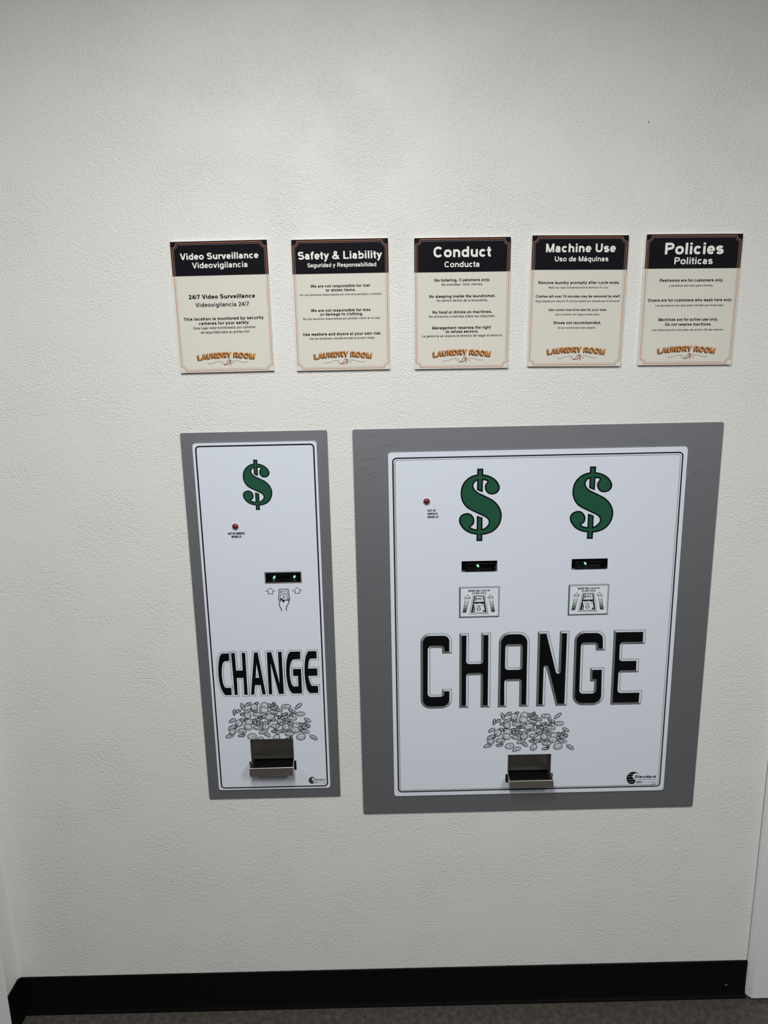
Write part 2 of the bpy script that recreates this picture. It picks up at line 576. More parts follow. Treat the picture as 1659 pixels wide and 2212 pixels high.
def thing(name, label, cat, loc, rot_y=0.0, group=None):
    o = bpy.data.objects.new(name, None)
    o.empty_display_size = 0.05
    COL.objects.link(o)
    o.location = loc
    o.rotation_euler = (0, rot_y, 0)
    o['label'] = label; o['category'] = cat
    if group:
        o['group'] = group
    return o
def struct(o):
    o['kind'] = 'structure'
    return o

# ------------------------------------------------------------------ measured layout (signs: metres; printing: millimetres)
SIGNS = [
  (-0.2984, 1.6497, 0.0056, [('Video Surveillance', -74.6, 74.5, 89.7, 11.8, 'h'), ('Videovigilancia', -52.8, 53.1, 73.9, 10.5, 's'), ('24/7 Video Surveillance', -64.8, 63.3, 16.9, 8.1, 'b'), ('Videovigilancia 24/7', -52.4, 51, 1.9, 8, 'm'), ('This location is monitored by security', -78.1, 77.6, -23.3, 6, 'b'), ('cameras for your safety', -49.1, 48.2, -31.8, 6, 'b'), ('Este lugar está monitoreado por cámaras', -60.4, 60.5, -40, 4.8, 'm'), ('de seguridad para su protección', -46.8, 48.6, -48.3, 4.9, 'm')], (-56.9, 56, -83.9, -99.9)),
  (-0.0681, 1.6487, -0.0008, [('Safety & Liability', -80.6, 80.2, 86.6, 14.2, 'h'), ('Seguridad y Responsabilidad', -63.2, 69.2, 72.1, 7.6, 's'), ('We are not responsible for lost', -58.6, 55.8, 34.6, 5.4, 'b'), ('or stolen items.', -29.2, 28.2, 27, 5.4, 'b'), ('No nos hacemos responsables por artículos perdidos o robados.', -79.9, 79.5, 19.4, 3.8, 'm'), ('We are not responsible for loss', -59.6, 56, -10.9, 5.5, 'b'), ('or damage to clothing.', -41.9, 41.2, -18.2, 5.5, 'b'), ('No nos hacemos responsables por pérdida o daño de la ropa.', -75.7, 75.5, -25.8, 4, 'm'), ('Use washers and dryers at your own risk.', -77.2, 76.4, -55.9, 5.9, 'b'), ('Use las lavadoras y secadoras bajo su propio riesgo.', -65.4, 64.5, -63.3, 4.1, 'm')], (-57, 57, -85.8, -101.4)),
  (0.1663, 1.647, -0.0055, [('Conduct', -55.3, 54.6, 87.4, 19.3, 'h'), ('Conducta', -34.2, 33.3, 69, 10.6, 's'), ('No loitering. Customers only.', -53.6, 54.4, 42.5, 5.6, 'b'), ('No merodear. Solo clientes.', -40, 40.3, 35, 4.5, 'm'), ('No sleeping inside the laundromat.', -64.1, 64.8, 12.5, 5.6, 'b'), ('No dormir dentro de la lavandería.', -49.2, 50.3, 5.1, 4.5, 'm'), ('No food or drinks on machines.', -57.6, 58.6, -17.3, 5.7, 'b'), ('No alimentos o bebidas sobre las máquinas.', -64.3, 64.9, -24.8, 4.5, 'm'), ('Management reserves the right', -58, 56.8, -46.9, 5.7, 'b'), ('to refuse service.', -31.3, 32.4, -54.2, 5.7, 'b'), ('La gerencia se reserva el derecho de negar el servicio', -78.2, 79.3, -61.8, 4.6, 'm')], (-56.3, 57.6, -85.1, -101.3)),
  (0.3912, 1.6468, -0.0164, [('Machine Use', -66, 68.2, 92.1, 15.7, 'h'), ('Uso de Máquinas', -48.1, 55.4, 75.4, 9.3, 's'), ('Remove laundry promptly after cycle ends.', -78, 79.9, 33.6, 5.4, 'b'), ('Retire su ropa inmediatamente al terminar el ciclo.', -57.4, 59.1, 25.3, 3.6, 'm'), ('Clothes left over 15 minutes may be removed by staff.', -81.7, 83.9, 8.3, 5, 'b'), ('Ropa dejada por más de 15 minutos podrá ser retirada por el personal.', -81.6, 83.5, -0.1, 3.8, 'm'), ('Use correct machine size for your load.', -55.8, 58.4, -16.9, 4.7, 'b'), ('Use el tamaño de máquina adecuado.', -42.3, 45.3, -25.1, 3.7, 'm'), ('Shoes not recommended.', -45.3, 48.6, -41.8, 5.6, 'b'), ('No se recomienda lavar zapatos.', -36.2, 39.6, -50.4, 3.6, 'm')], (-54.6, 60.1, -84.5, -100.8)),
  (0.6106, 1.6451, -0.0114, [('Policies', -56, 57.3, 86, 21.1, 'h'), ('Politicas', -36.2, 38.1, 67.7, 12.8, 's'), ('Restrooms are for customers only.', -61.6, 62.6, 35.4, 5.7, 'b'), ('Los baños son solo para clientes.', -42.2, 43.4, 26.4, 3.9, 'm'), ('Dryers are for customers who wash here only.', -81.7, 82.9, -1.6, 5.8, 'b'), ('Las secadoras son solo para clientes que lavan aquí.', -66.9, 68, -10.6, 3.9, 'm'), ('Machines are for active use only.', -58.7, 58.8, -38.2, 5.8, 'b'), ('Do not reserve machines.', -44.7, 46.4, -47.4, 5.8, 'b'), ('Las máquinas son solo para uso activo. No las reserve.', -69.8, 71.1, -56.9, 3.9, 'm')], (-55.5, 58.4, -85.2, -101.7)),
]
SMALL_ORIGIN = (-0.254, 0.5751)
SMALL_SURROUND = (-148.6, 148.6, 0, 831.9)
SMALL_PLATE = (-124.8, 126.6, 24.2, 810.6)
LARGE_ORIGIN = (0.3222, 0.5278)
LARGE_SURROUND = (-376.6, 376.6, 0, 879.1)
LARGE_PLATE = (-305.4, 305.8, 46.1, 830.9)
DOLLAR_S = [(43.3, 142.1), (55.5, 140.7), (67, 136.3), (76.9, 128.6), (82.7, 119.4), (84.1, 112.7), (82.1, 106.1), (76.5, 100.8), (68.3, 99), (60.9, 100.7), (55.1, 106.6), (52.9, 114.2), (54.1, 120.8), (57.8, 126.2), (54.8, 128.3), (49.1, 129.2), (43.4, 129.5), (37.7, 128.6), (32.8, 125.4), (29.9, 119.7), (30.9, 113.8), (34.6, 108.4), (41.2, 103.3), (49.4, 99.2), (59.3, 94), (70.1, 87.9), (79.2, 79.3), (85.6, 69.1), (88.8, 58), (88.6, 47.8), (85.6, 36.9), (79.1, 26.8), (70.1, 19.3), (58.6, 14.9), (49.4, 13.7), (42.8, 13.5), (35.3, 14.4), (23.7, 17.2), (12, 24), (3.7, 33.9), (0, 43.8), (1.2, 52.3), (6.9, 58.4), (16, 61.1), (24.2, 59.1), (30.1, 52.5), (32.3, 44.8), (31, 37.2), (26.9, 33), (24.4, 30.5), (30.2, 27.5), (36.9, 26), (43.5, 25.7), (49.3, 26.6), (55.9, 30.3), (60.8, 36), (61.9, 41.6), (59, 47.6), (52.3, 52.5), (45.7, 55.6), (36.6, 60.3), (25, 66.2), (15.1, 73.1), (7.6, 83.4), (3.8, 95.2), (3.5, 106.1), (5.7, 117.7), (11.9, 128.4), (22.6, 137.3), (33.5, 141.2)]
DOLLAR_BAR_TOP = [(37, 153.9), (49.7, 153.7), (49, 103.9), (37, 108.7)]
DOLLAR_BAR_BOTTOM = [(37, 54.9), (49.2, 50.4), (49.2, 0), (36.7, 0.3)]
DOLLAR_SIZE = (88.8, 153.9)
LARGE_DOLLAR_LEFT = (-160.7, -71.9, 640.8, 794.7)
LARGE_DOLLAR_RIGHT = (69.8, 159.7, 640.5, 794.2)
SMALL_DOLLAR = (-29, 31.7, 670.2, 775.5)
CHANGE_LARGE = [
  ([(-242.4, 436.8, 20), (-175.9, 436.6, 18), (-175.9, 390.7, 0), (-195.8, 391.2, 0), (-195.8, 404.5, 4), (-222.5, 404.7, 4), (-223.8, 293.6, 4), (-196, 293.7, 4), (-196, 306.9, 0), (-175.9, 306.5, 0), (-175.8, 261.8, 20), (-243.3, 261.6, 20)], []),
  ([(-158.4, 435.9, 0), (-138.9, 435.8, 0), (-139.5, 369.5, 3), (-111, 369.5, 3), (-111.4, 436.2, 0), (-91.6, 436, 0), (-91.4, 261.2, 0), (-111.4, 261.6, 0), (-111.7, 339.1, 3), (-139.4, 338.7, 3), (-139.3, 261.6, 0), (-158.5, 261.7, 0)], []),
  ([(-73.1, 436.6, 24), (-7.5, 436.2, 24), (-6.6, 261.3, 0), (-26.6, 261.4, 0), (-26.9, 322.9, 3), (-55.9, 322.5, 3), (-54.8, 261, 0), (-73.4, 261.1, 0)], [[(-54.7, 404.3, 3), (-26.3, 404.3, 3), (-25.9, 353.7, 3), (-54.8, 353.7, 3)]]),
  ([(10.7, 436.1, 0), (32.4, 436.3, 0), (57.8, 337.6, 0), (58.1, 436.4, 0), (77.9, 436.2, 0), (77.6, 261.4, 0), (54.3, 261.6, 0), (29.5, 357.7, 0), (29.3, 261.1, 0), (11, 261.2, 0)], []),
  ([(90, 435.6, 22), (155.3, 435.1, 20), (156.8, 389.9, 0), (137.4, 390.3, 0), (136.8, 404.3, 4), (108.8, 404.3, 4), (109.6, 293.5, 4), (137.1, 293.5, 4), (137.3, 317.9, 0), (127.7, 318.1, 0), (127.1, 349.4, 0), (156.7, 349.4, 0), (158.8, 261.2, 22), (90.9, 261.8, 22)], []),
  ([(174.4, 435.7, 0), (242.1, 435.5, 0), (242.7, 403.2, 0), (193.3, 403.7, 3), (193.5, 368.6, 3), (231.2, 368.5, 0), (231.7, 337.3, 0), (193.5, 337.5, 3), (193.4, 293.2, 3), (242.2, 293.1, 0), (241.7, 260.7, 0), (174.8, 261.2, 0)], []),
]
CHANGE_SMALL = [
  ([(-80.4, 354.7), (-81.1, 337), (-90.3, 336.7), (-93.6, 334.8), (-96.6, 328.3), (-98.6, 315.8), (-99.3, 304.8), (-98.8, 292.2), (-97.2, 281.1), (-93.7, 274.4), (-80.6, 274.1), (-81, 256.6), (-94.9, 256.8), (-100.3, 264.5), (-104.4, 278.1), (-106.6, 295.6), (-106.7, 312.9), (-105.2, 330), (-102.5, 344), (-99.4, 351.4), (-96.3, 354.7)], []),
  ([(-76, 355.3), (-68, 355.6), (-67.5, 314.6), (-53.5, 314.4), (-53.2, 355.3), (-45.6, 355.4), (-45.9, 256.4), (-53.5, 256.5), (-52.9, 296.6), (-67.2, 297), (-67.6, 256.6), (-74.4, 256.7)], []),
  ([(-26.6, 355.3), (-18.5, 355.4), (-6.3, 256.7), (-13.9, 256.5), (-16.5, 278.9), (-28.7, 279.1), (-31.7, 256.5), (-38.8, 256.7)], [[(-22.7, 328.1), (-18.7, 296.6), (-26.4, 296.5)]]),
  ([(1, 355.5), (10.7, 355.6), (25, 282.1), (25.2, 355.7), (33.2, 356), (33.3, 257), (22.3, 256.8), (8.1, 328.9), (7.6, 256.7), (0.3, 256.5)], []),
  ([(73.2, 355.7), (72.8, 337.5), (57.6, 337.4), (53, 333.3), (49.6, 321.7), (48.2, 307.6), (48.9, 291.8), (51.2, 279.9), (54.6, 274), (65.6, 274.3), (65.7, 298.5), (55.3, 298.8), (55.4, 315.3), (73.3, 315.2), (73.3, 257.1), (52.3, 257.2), (46.8, 263.4), (42.4, 277.8), (40.4, 298.3), (40.6, 317.2), (42.7, 335.9), (46.6, 349.8), (51.2, 355.6)], []),
  ([(108.3, 355.8), (108.4, 338.7), (93.9, 338.1), (90.7, 333.2), (88.5, 315.7), (108.5, 315.3), (108.5, 298), (88.5, 298), (90.2, 286.1), (94.8, 274.6), (108.7, 274.3), (108.5, 257.4), (90.5, 257.2), (84.6, 264), (81, 283.2), (80.2, 306.8), (81.6, 328.7), (84.8, 345.8), (90.3, 355.8)], []),
]
COINS = [-62.3, 239.5, 8.6, 3.7, -68, -50.4, 244.5, 8.3, 3.1, 28, -81.3, 226.3, 7.2, 2.9, 80, -72.8, 228.4, 6.9, 2.9, 25, -32.3, 245.3, 6.4, 2.9, 30, -37.3, 229.9, 6.9, 3.6, 0, -37.5, 237.7, 7.9, 7.2, 0, -52.9, 227.9, 8.6, 3.6, 30, -63.5, 220.9, 5.4, 3.1, 0, -52.7, 217.8, 7.9, 6.9, 30, 5.7, 244.4, 4, 3.1, 30, 0.9, 239.1, 5.7, 3.7, 20, -4.8, 240.8, 5, 4.3, 30, 9.5, 237.3, 5.7, 3.6, 20, 3.8, 234.3, 7.2, 3.1, -10, -15.5, 239.5, 9.3, 8.3, 40, -16.7, 230.2, 10, 6.9, -15, 17.5, 229.3, 7.4, 3.4, -10, 4.1, 225.4, 9.7, 3.7, -10, 41.7, 228.7, 8.6, 3.4, -65, 32.6, 238, 10.3, 4.6, 0, 49.7, 223.1, 7.2, 3.1, -40, 62.7, 218.9, 10.3, 4.6, 0, 59.2, 237.6, 10, 3.4, 40, 78.2, 203.3, 8.3, 3.4, -30, -86.8, 206.1, 8.3, 3.4, 28, -27, 210.9, 5.7, 2.9, -50, -21.3, 212.3, 4.3, 3.1, 20, -31.4, 220.1, 10, 4.6, 0, 7.1, 217.1, 4.3, 2.6, 20, 3.1, 207, 5.7, 4.3, 0, -14.2, 215.3, 7.2, 4.3, 30, -4.2, 213.5, 10.7, 6.4, 10, 15.8, 212.2, 4.3, 3.1, -70, 24.4, 210.4, 6.4, 3.6, 30, 22.1, 218.3, 4.3, 2, 80, 29.9, 218.9, 7.2, 2.9, 25, 31.5, 212.6, 5.7, 3.6, 40, 34.5, 206.2, 6.4, 3.6, 0, 42.8, 216.2, 4, 3.1, 0, 44.4, 209.4, 10.3, 4.3, -5, 23.3, 200.2, 5.7, 3.6, 30, 17.5, 202, 6.9, 5.7, 0, 17.7, 194.9, 8.6, 2.9, 20, -56.8, 206.9, 7.2, 2.6, 10, -66.8, 206.4, 5.7, 4, 20, -73.1, 199.5, 7.9, 7.4, 20, -34, 206.4, 8.6, 3.1, 0, -39.7, 204.9, 5.7, 3.6, 0, -24.5, 198.3, 5, 4, 10, -31, 199.2, 5.7, 4, 20, -38.2, 200.2, 5, 4, 20, -51, 201.3, 9.3, 6.9, 30, -53.7, 190.4, 9.3, 6.6, -15, -32.2, 187.5, 10, 4, -8, -6.8, 201, 5.7, 2.6, 50, -15.3, 198.1, 7.9, 3.4, 30, -14.3, 189.4, 8.3, 6.6, 40, -13.2, 171.2, 9.3, 3.7, -35, -20.5, 177.7, 10, 3.7, 20, -80.9, 190.2, 4.3, 2.9, 50, -88.7, 189.6, 8.9, 4, 28, -94.6, 168.5, 9.7, 3.7, 15, -88.2, 179.4, 7.9, 6.4, 30, -69.1, 168.6, 7.9, 2.9, 0, -63.4, 173.2, 4, 2.3, -60, -67.1, 181.2, 10, 4.6, 0, -46.1, 166.5, 10, 6.6, 8, -30.2, 158.5, 9.7, 4.3, 22, 7.4, 162, 8.3, 6.6, 40, 3.1, 177.4, 6.4, 2.9, 0, 7.3, 182.5, 4, 2.9, -60, 6.3, 191.2, 10, 4.3, 0, 22.4, 178.2, 5, 3.4, 50, 13.9, 176.8, 8.6, 3.4, 30, 40.5, 196.7, 8.6, 3.4, 0, 37.7, 195.2, 7.2, 3.7, -10, 30, 188.3, 7.9, 7.2, 0, 78, 188.7, 5.4, 4, 20, 72.7, 195.1, 4, 3.4, 20, 67.9, 189.7, 5.7, 4, 10, 70.9, 185.7, 6.4, 3.4, 0, 62.1, 193, 5, 4.3, 20, 63.3, 178.8, 5.7, 3.1, 0, 72, 175.7, 9.4, 3.7, -8, 52.2, 190.1, 8.6, 7.2, 35, 49.6, 180.7, 9.7, 6.6, -15, 36.1, 176.3, 7.2, 3.7, 10, 34.5, 157.8, 8.3, 2.9, 5, 40.1, 162.7, 4, 2.6, -60, 36.2, 171.5, 10, 4.6, 0, 61.9, 163.3, 10, 6.6, 8, 89.7, 160.4, 9.7, 4, -32]
COIN_MAP_SMALL = (1.0054, 3.66, 0.9891, -7.59)
SMALL_SLOT = (6.1, 83.8, 511.1, 536.1)
LARGE_SLOT_LEFT = (-154.9, -79.5, 573.9, 597.9)
LARGE_SLOT_RIGHT = (77.3, 153.3, 574, 597.5)
SMALL_LEDS = [(24.5, 521.8), (67.6, 522.5)]
LARGE_LED_LEFT = [(-119.2, 585.2)]
LARGE_LED_RIGHT = [(108.9, 585.5)]
BILL_HINT = {'arrow1': [(16.2, 500.2), (26.6, 493.5), (21.1, 494), (21.1, 487.8), (11.5, 488), (12, 493.8), (5.5, 493.4)], 'arrow2': [(73, 500.3), (83.4, 493.6), (77.9, 493.8), (78, 487.9), (68.6, 487.9), (68.5, 493.9), (62.3, 493.4)], 'outer': [(34.6, 497.8), (54.4, 497.6), (56.8, 472.9), (32.4, 473.1)], 'inner': [(38.4, 495.6), (51.1, 495.7), (52.6, 474.4), (36, 474.8)], 'bar': [(39.5, 494.2), (41.6, 494.2), (41.4, 490.1), (39, 489.1)], 'mot': [(45.1, 492.7)], 'mot2': [(47.7, 494.4), (48.6, 494.4), (48.4, 490.6), (47.6, 490.6)], 'band': [(37.2, 486.1), (40.6, 488), (45.2, 488.6), (50.3, 487.8), (53.8, 486), (52.7, 483.3), (49.4, 482.2), (44.9, 482), (40.3, 482.8), (37.8, 484)], 'bandtop': [(40.6, 488), (45.2, 488.6), (52.3, 487.1), (50.9, 485.8), (45.1, 486.9), (41.1, 485.3)], 'ring': [(44.5, 478.7)], 'b1': [(35.1, 476.5), (39.8, 477.8), (41.3, 476), (36.6, 473.7)], 'b2': [(50.8, 477.2), (55, 477.1), (55.3, 475), (51, 475.5)], 'thumb': [(40, 476.4), (41.1, 471.9), (42.9, 468.8), (44.7, 471.8), (47, 473.1), (53.5, 473)], 'arm1': [(36.6, 473.4), (34.5, 467.2), (33.9, 461.7), (35.5, 457.2), (37.7, 453.7), (37.7, 448.9)], 'arm2': [(52.6, 473), (54.7, 470.2), (51.7, 462.7), (48.5, 456.6), (47.9, 453.8), (48.6, 449.3)]}
DECAL = {'outer': [(-160, 541), (-73.5, 541.1), (-73.8, 471.6), (-159.9, 471.4)], 'inner': [(-156.6, 537.7), (-76.5, 537.9), (-76.5, 474.8), (-156.7, 474.5)], 't1': [(-140.2, 530.9), (-93.7, 529.9), (-118.1, 530.2), (-118.1, 533.8)], 't2': [(-131.7, 525.2), (-102.3, 524.6), (-118, 524.9), (-118, 528.3)], 'head1': [(-141.4, 522.7), (-135.6, 516.2), (-148.7, 516.5)], 'head2': [(-93.6, 522.6), (-86.5, 516.3), (-99.2, 516.4)], 'shaft1': [(-146.3, 515.6), (-138.6, 515.4), (-144.8, 483.9), (-151.9, 484)], 'shaft2': [(-96, 515.3), (-89, 515.4), (-83.4, 484.2), (-90.4, 484)], 'bill': [(-130, 521.7), (-105.3, 521.1), (-97.8, 479.9), (-137.4, 480.2)], 'dark': [(-127.9, 520.2), (-106.7, 519.8), (-100.7, 482.1), (-134.6, 482.6)], 'up': [(-125.3, 518.9), (-108.9, 518.5), (-107.1, 507.1), (-127.6, 507)], 'low': [(-127.5, 498.4), (-106.7, 498.2), (-104.2, 483.3), (-130.3, 483.5)], 'band': [(-129.9, 503.4), (-125.9, 506.1), (-117.9, 507.7), (-109.1, 506.8), (-104.4, 503.8), (-105.4, 500), (-109.7, 496.9), (-117.8, 496), (-125.1, 497.3), (-128.8, 500.2)], 'bandw': [(-128.5, 502.6), (-124.5, 503.2), (-120.5, 504.2), (-113.8, 503.7), (-111.1, 502.2), (-105.4, 502.8), (-107.1, 499.7), (-112.4, 497.7), (-117.8, 499.2), (-123.1, 497.9), (-127.5, 500.1)], 'ring': [(-117.9, 490.7), (-114.2, 490.6), (-117.9, 493.7)], 'top': [(-118.2, 513.9), (-115.2, 513.8), (-118.3, 515.3)], 'bars': [(-124.6, 517.4), (-122.6, 517.3), (-122.9, 509.9), (-125.2, 509.6)], 'bars2': [(-113.9, 517.1), (-112.5, 517.1), (-112.2, 510.4), (-113.7, 510.4)], 'bar3': [(-127.8, 495.5), (-125.8, 495.5), (-126.5, 484.2), (-128.9, 484.2)], 'dot': [(-106.8, 486.4), (-104.6, 486.4)], 'bar4': [(-110.4, 515.6), (-109.8, 515.6), (-109.5, 511.4), (-110.2, 511.4)]}
DECAL_SHIFT = (232.7, 0)
MAKER_LOGO = {'cres': [(248.7, 87), (245.3, 90.9), (240.8, 93.2), (235.6, 94.3), (230, 93.4), (225.2, 90), (221.6, 85.2), (220.2, 79.6), (220.8, 73.9), (223.1, 68.9), (227.1, 64.9), (232.3, 63.2), (236.7, 64), (239.7, 66), (240.7, 68.5), (241, 71.3), (239.9, 73.8), (237.3, 76), (234.6, 79.2), (233.6, 82.8), (234.5, 86.3), (237.2, 89.4), (240.9, 90.7), (244.7, 89.9), (247.7, 87.4)], 'l1': [(225.3, 87.9), (234.9, 88.1)], 'l2': [(222.3, 81.7), (233.8, 81.7)], 'l3': [(222.5, 75.1), (238.9, 75)], 'l4': [(226, 68.5), (240.6, 68.5)], 'std': [(237.5, 78.8), (287.8, 77.9), (263.1, 78.3), (262.7, 85)], 'cm': [(241.2, 73.6), (287.8, 72.4), (263.4, 73), (263.2, 76.7)], 'eku': [(242.6, 65.5), (256.6, 65.1), (249.9, 65.3), (249.6, 70.5)], 'ln': [(257.4, 67.2), (287.9, 66.9)], 'ln2': [(277.6, 62.5), (287.8, 62.3)]}
LOGO_MAP_SMALL = (0.5596, -44.87, 0.5623, -0.26)
SMALL_LAMP = [(-48.4, 636.6), (-41.8, 636.5)]
LARGE_LAMP = [(-227.6, 728.4), (-220.8, 728.2)]
SMALL_LAMP_TEXT = [('OUT OF SERVICE', -65.2, -30.4, 618.5, 5.4), ('WHEN LIT', -58, -37.1, 611.9, 4.8)]
LARGE_LAMP_TEXT = [('OUT OF', -225.9, -208.4, 706.3, 4.4), ('SERVICE', -226, -205.2, 699.5, 4.3), ('WHEN LIT', -226, -203, 692.7, 4.3)]
SMALL_CUP_OPEN = [[(-47.7, 149.3), (48.4, 148.3)], [(-47.5, 88.1), (48.4, 94)]]
SMALL_CUP_LIP = [[(-46.6, 93.6), (47.7, 93.2)], [(-44.7, 71.6), (48.5, 71.3)]]
LARGE_CUP_OPEN = [[(-50.2, 143.8), (47.8, 143.8)], [(-48.1, 98.1), (48.3, 95.7)]]
LARGE_CUP_LIP = [[(-45.8, 95), (47.5, 94.7)], [(-46.5, 75.3), (44.4, 75.7)]]
LB = [(-305, 800.9), (-296.9, 800.7), (-294.3, 800.7), (-292, 800.6), (-290.8, 800.6)]
LBt = [(-220.7, 831.7), (-220.7, 821.3), (-220.7, 818.6), (-220.8, 816.3), (-220.8, 815.3)]
SB = [(-129.1, 744.1), (-120.3, 743.9), (-117.2, 743.8)]
SBt = [(5, 810.7), (4.7, 806), (4.5, 803.5)]
SBb = [(-8.7, 24.4), (-8.5, 27.8), (-8.3, 31.2)]
# ================================================================== the room
X_IN, X_OUT = -0.898, 0.8632          # corner with the left jut, edge of the door frame
def mm(o, r):                          # machine rectangle (mm) -> wall rectangle (m)
    return (o[0] + r[0] * .001, o[0] + r[1] * .001, o[1] + r[2] * .001, o[1] + r[3] * .001)
CUP_S = (-47.5, 48.3, 71.8, 149.0)
CUP_L = (-49.5, 47.8, 75.5, 143.8)
HOLES = [mm(SMALL_ORIGIN, CUP_S), mm(SMALL_ORIGIN, SMALL_SLOT), mm(LARGE_ORIGIN, CUP_L), mm(LARGE_ORIGIN, LARGE_SLOT_LEFT), mm(LARGE_ORIGIN, LARGE_SLOT_RIGHT)]

w = MB()
WX0, WX1, WT = -4.0, 4.0, 0.12
w.plate([(WX0, 0), (WX1, 0), (WX1, CEIL), (WX0, CEIL)], [[(a, c), (b, c), (b, d), (a, d)] for a, b, c, d in HOLES], 0.0, WT, 'wall')
# paint run, dark speck, pencil scuff
def blot(cx, cz, rx, rz, m, y=-0.0004, n=9, seed=1):
    rnd = random.Random(seed)
    w.face([(cx + rx * math.cos(6.283 * i / n) * rnd.uniform(.7, 1.1), y, cz + rz * math.sin(6.283 * i / n) * rnd.uniform(.7, 1.1)) for i in range(n)], m)
blot(0.5135, 1.967, .0016, .0012, 'scuff')
for k in range(6):
    blot(0.8255 + .0004 * (k % 2), 0.427 - .0042 * k, .0006, .0009, 'dirt', seed=k, n=6)
struct(w.build('wall_back'))

f = MB(); f.face([(-4, -6, 0), (4, -6, 0), (4, .02, 0), (-4, .02, 0)], 'floor'); struct(f.build('floor'))
c = MB(); c.face([(-4, -6, CEIL), (4, -6, CEIL), (4, .02, CEIL), (-4, .02, CEIL)], 'ceiling'); struct(c.build('ceiling'))
c = MB(); c.face([(-4, -6, 0), (4, -6, 0), (4, -6, CEIL), (-4, -6, CEIL)], 'rear'); struct(c.build('wall_rear'))
c = MB(); c.face([(4, -6, 0), (4, 0, 0), (4, 0, CEIL), (4, -6, CEIL)], 'rear'); struct(c.build('wall_right'))

# jut of the wall at the left edge of the photograph
j = MB()
j.sweep([(X_IN + .008, 0.0), (X_IN + .0023, -.0023), (X_IN, -.008), (X_IN - .002, -.0515), (X_IN - .006, -.0545), (-4.0, -.0545), (-4.0, 0.0)], 'z', 0.0, CEIL, 'smooth')
struct(j.build('wall_left', smooth=True))
cove = [(0, 0), (.0105, 0), (.0102, .0022), (.0075, .0052), (.0052, .0095), (.0038, .016), (.0032, .024), (.0032, .0985), (.0026, .1015), (.0014, .1026), (0, .1026)]
b = MB(); b.sweep([(-a, z) for a, z in cove], 'x', X_IN, X_OUT + .0015, 'rubber')
bo = b.build('baseboard_back', smooth=True); struct(bo)
ch = MB()
for P in ([(0, 0), (3.2, -1.2), (5.6, -3.4), (4.2, -4.2), (2.2, -2.4)], [(5.6, -3.4), (8.4, -1.8), (7.6, -3.2), (5.2, -4.3)]):
    ch.face([(0.813 + a * .001, -.0036, .0375 + z * .001) for a, z in P], 'chip')
ch.build('chip_mark', bo)
b = MB(); b.sweep([(X_IN + a, z) for a, z in cove], 'y', -.0540, -.0001, 'rubber')
struct(b.build('baseboard_left', smooth=True))

# door frame and door to the right
t = MB()
t.sweep([(.8640, -.0002), (.8640, -.0025), (.8672, -.0085), (.8742, -.0175), (.8752, -.0180), (.8757, -.0165), (.8764, -.0165), (.8770, -.0180), (.930, -.0180), (.930, -.0002)], 'z', .0085, 2.15, 'frame')
to = struct(t.build('trim_1'))
g = MB(); g.face([(.8628, -.0006, .1026), (.8642, -.0006, .1026), (.8642, -.0006, 2.15), (.8628, -.0006, 2.15)], 'dirt')  # dark strip: shadow line between wall and frame, painted in
for cx, cz, rx, rz in ((.8705, .030, .0012, .004), (.8715, .022, .0008, .003)):
    g.face([(cx + rx * math.cos(k), -.0133 - (cx - .8705) * 1.3, cz + rz * math.sin(k)) for k in (0, 1, 2, 3.1, 4.2, 5.2)], 'dirt')
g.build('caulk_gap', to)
t = MB(); t.box(1.83, 1.90, -.018, -.0002, .0085, 2.15, 'frame'); struct(t.build('trim_2'))
t = MB(); t.box(.930, 1.83, -.018, -.0002, 2.09, 2.15, 'frame'); struct(t.build('trim_3'))
t = MB(); t.box(.933, 1.827, -.010, -.0004, .010, 2.087, 'frame'); d = struct(t.build('door_1'))
h = MB(); h.box(1.735, 1.765, -.016, -.010, .96, 1.14, 'steel'); h.box(1.64, 1.76, -.060, -.048, 1.03, 1.05, 'steel'); h.box(1.742, 1.758, -.055, -.014, 1.03, 1.05, 'steel'); h.build('door_handle', d)

# light panels under the ceiling, behind and above the camera
SL = ['long white light panel on the ceiling, middle one of the three', 'white light panel on the ceiling at the door side', 'white light panel on the ceiling at the far left side']
for (lx, ya, yb, wd, lo), lab in zip(STRIPS, SL):
    t = thing('ceiling_light', lab, 'lamp', (lx, (ya + yb) / 2, CEIL), group='light panels on the ceiling')
    hl = abs(yb - ya) / 2
    q = MB(); q.sweep([(-wd / 2 - .02, 0), (wd / 2 + .02, 0), (wd / 2 + .005, -.055), (-wd / 2 - .005, -.055)], 'y', -hl, hl, 'fixture'); q.build('housing', t)
    q = MB(); q.box(-wd / 2, wd / 2, -hl + .01, hl - .01, -.062, -.0555, 'fixture'); q.build('diffuser', t)
    lo.parent = t; lo.location = (0, 0, -.072)

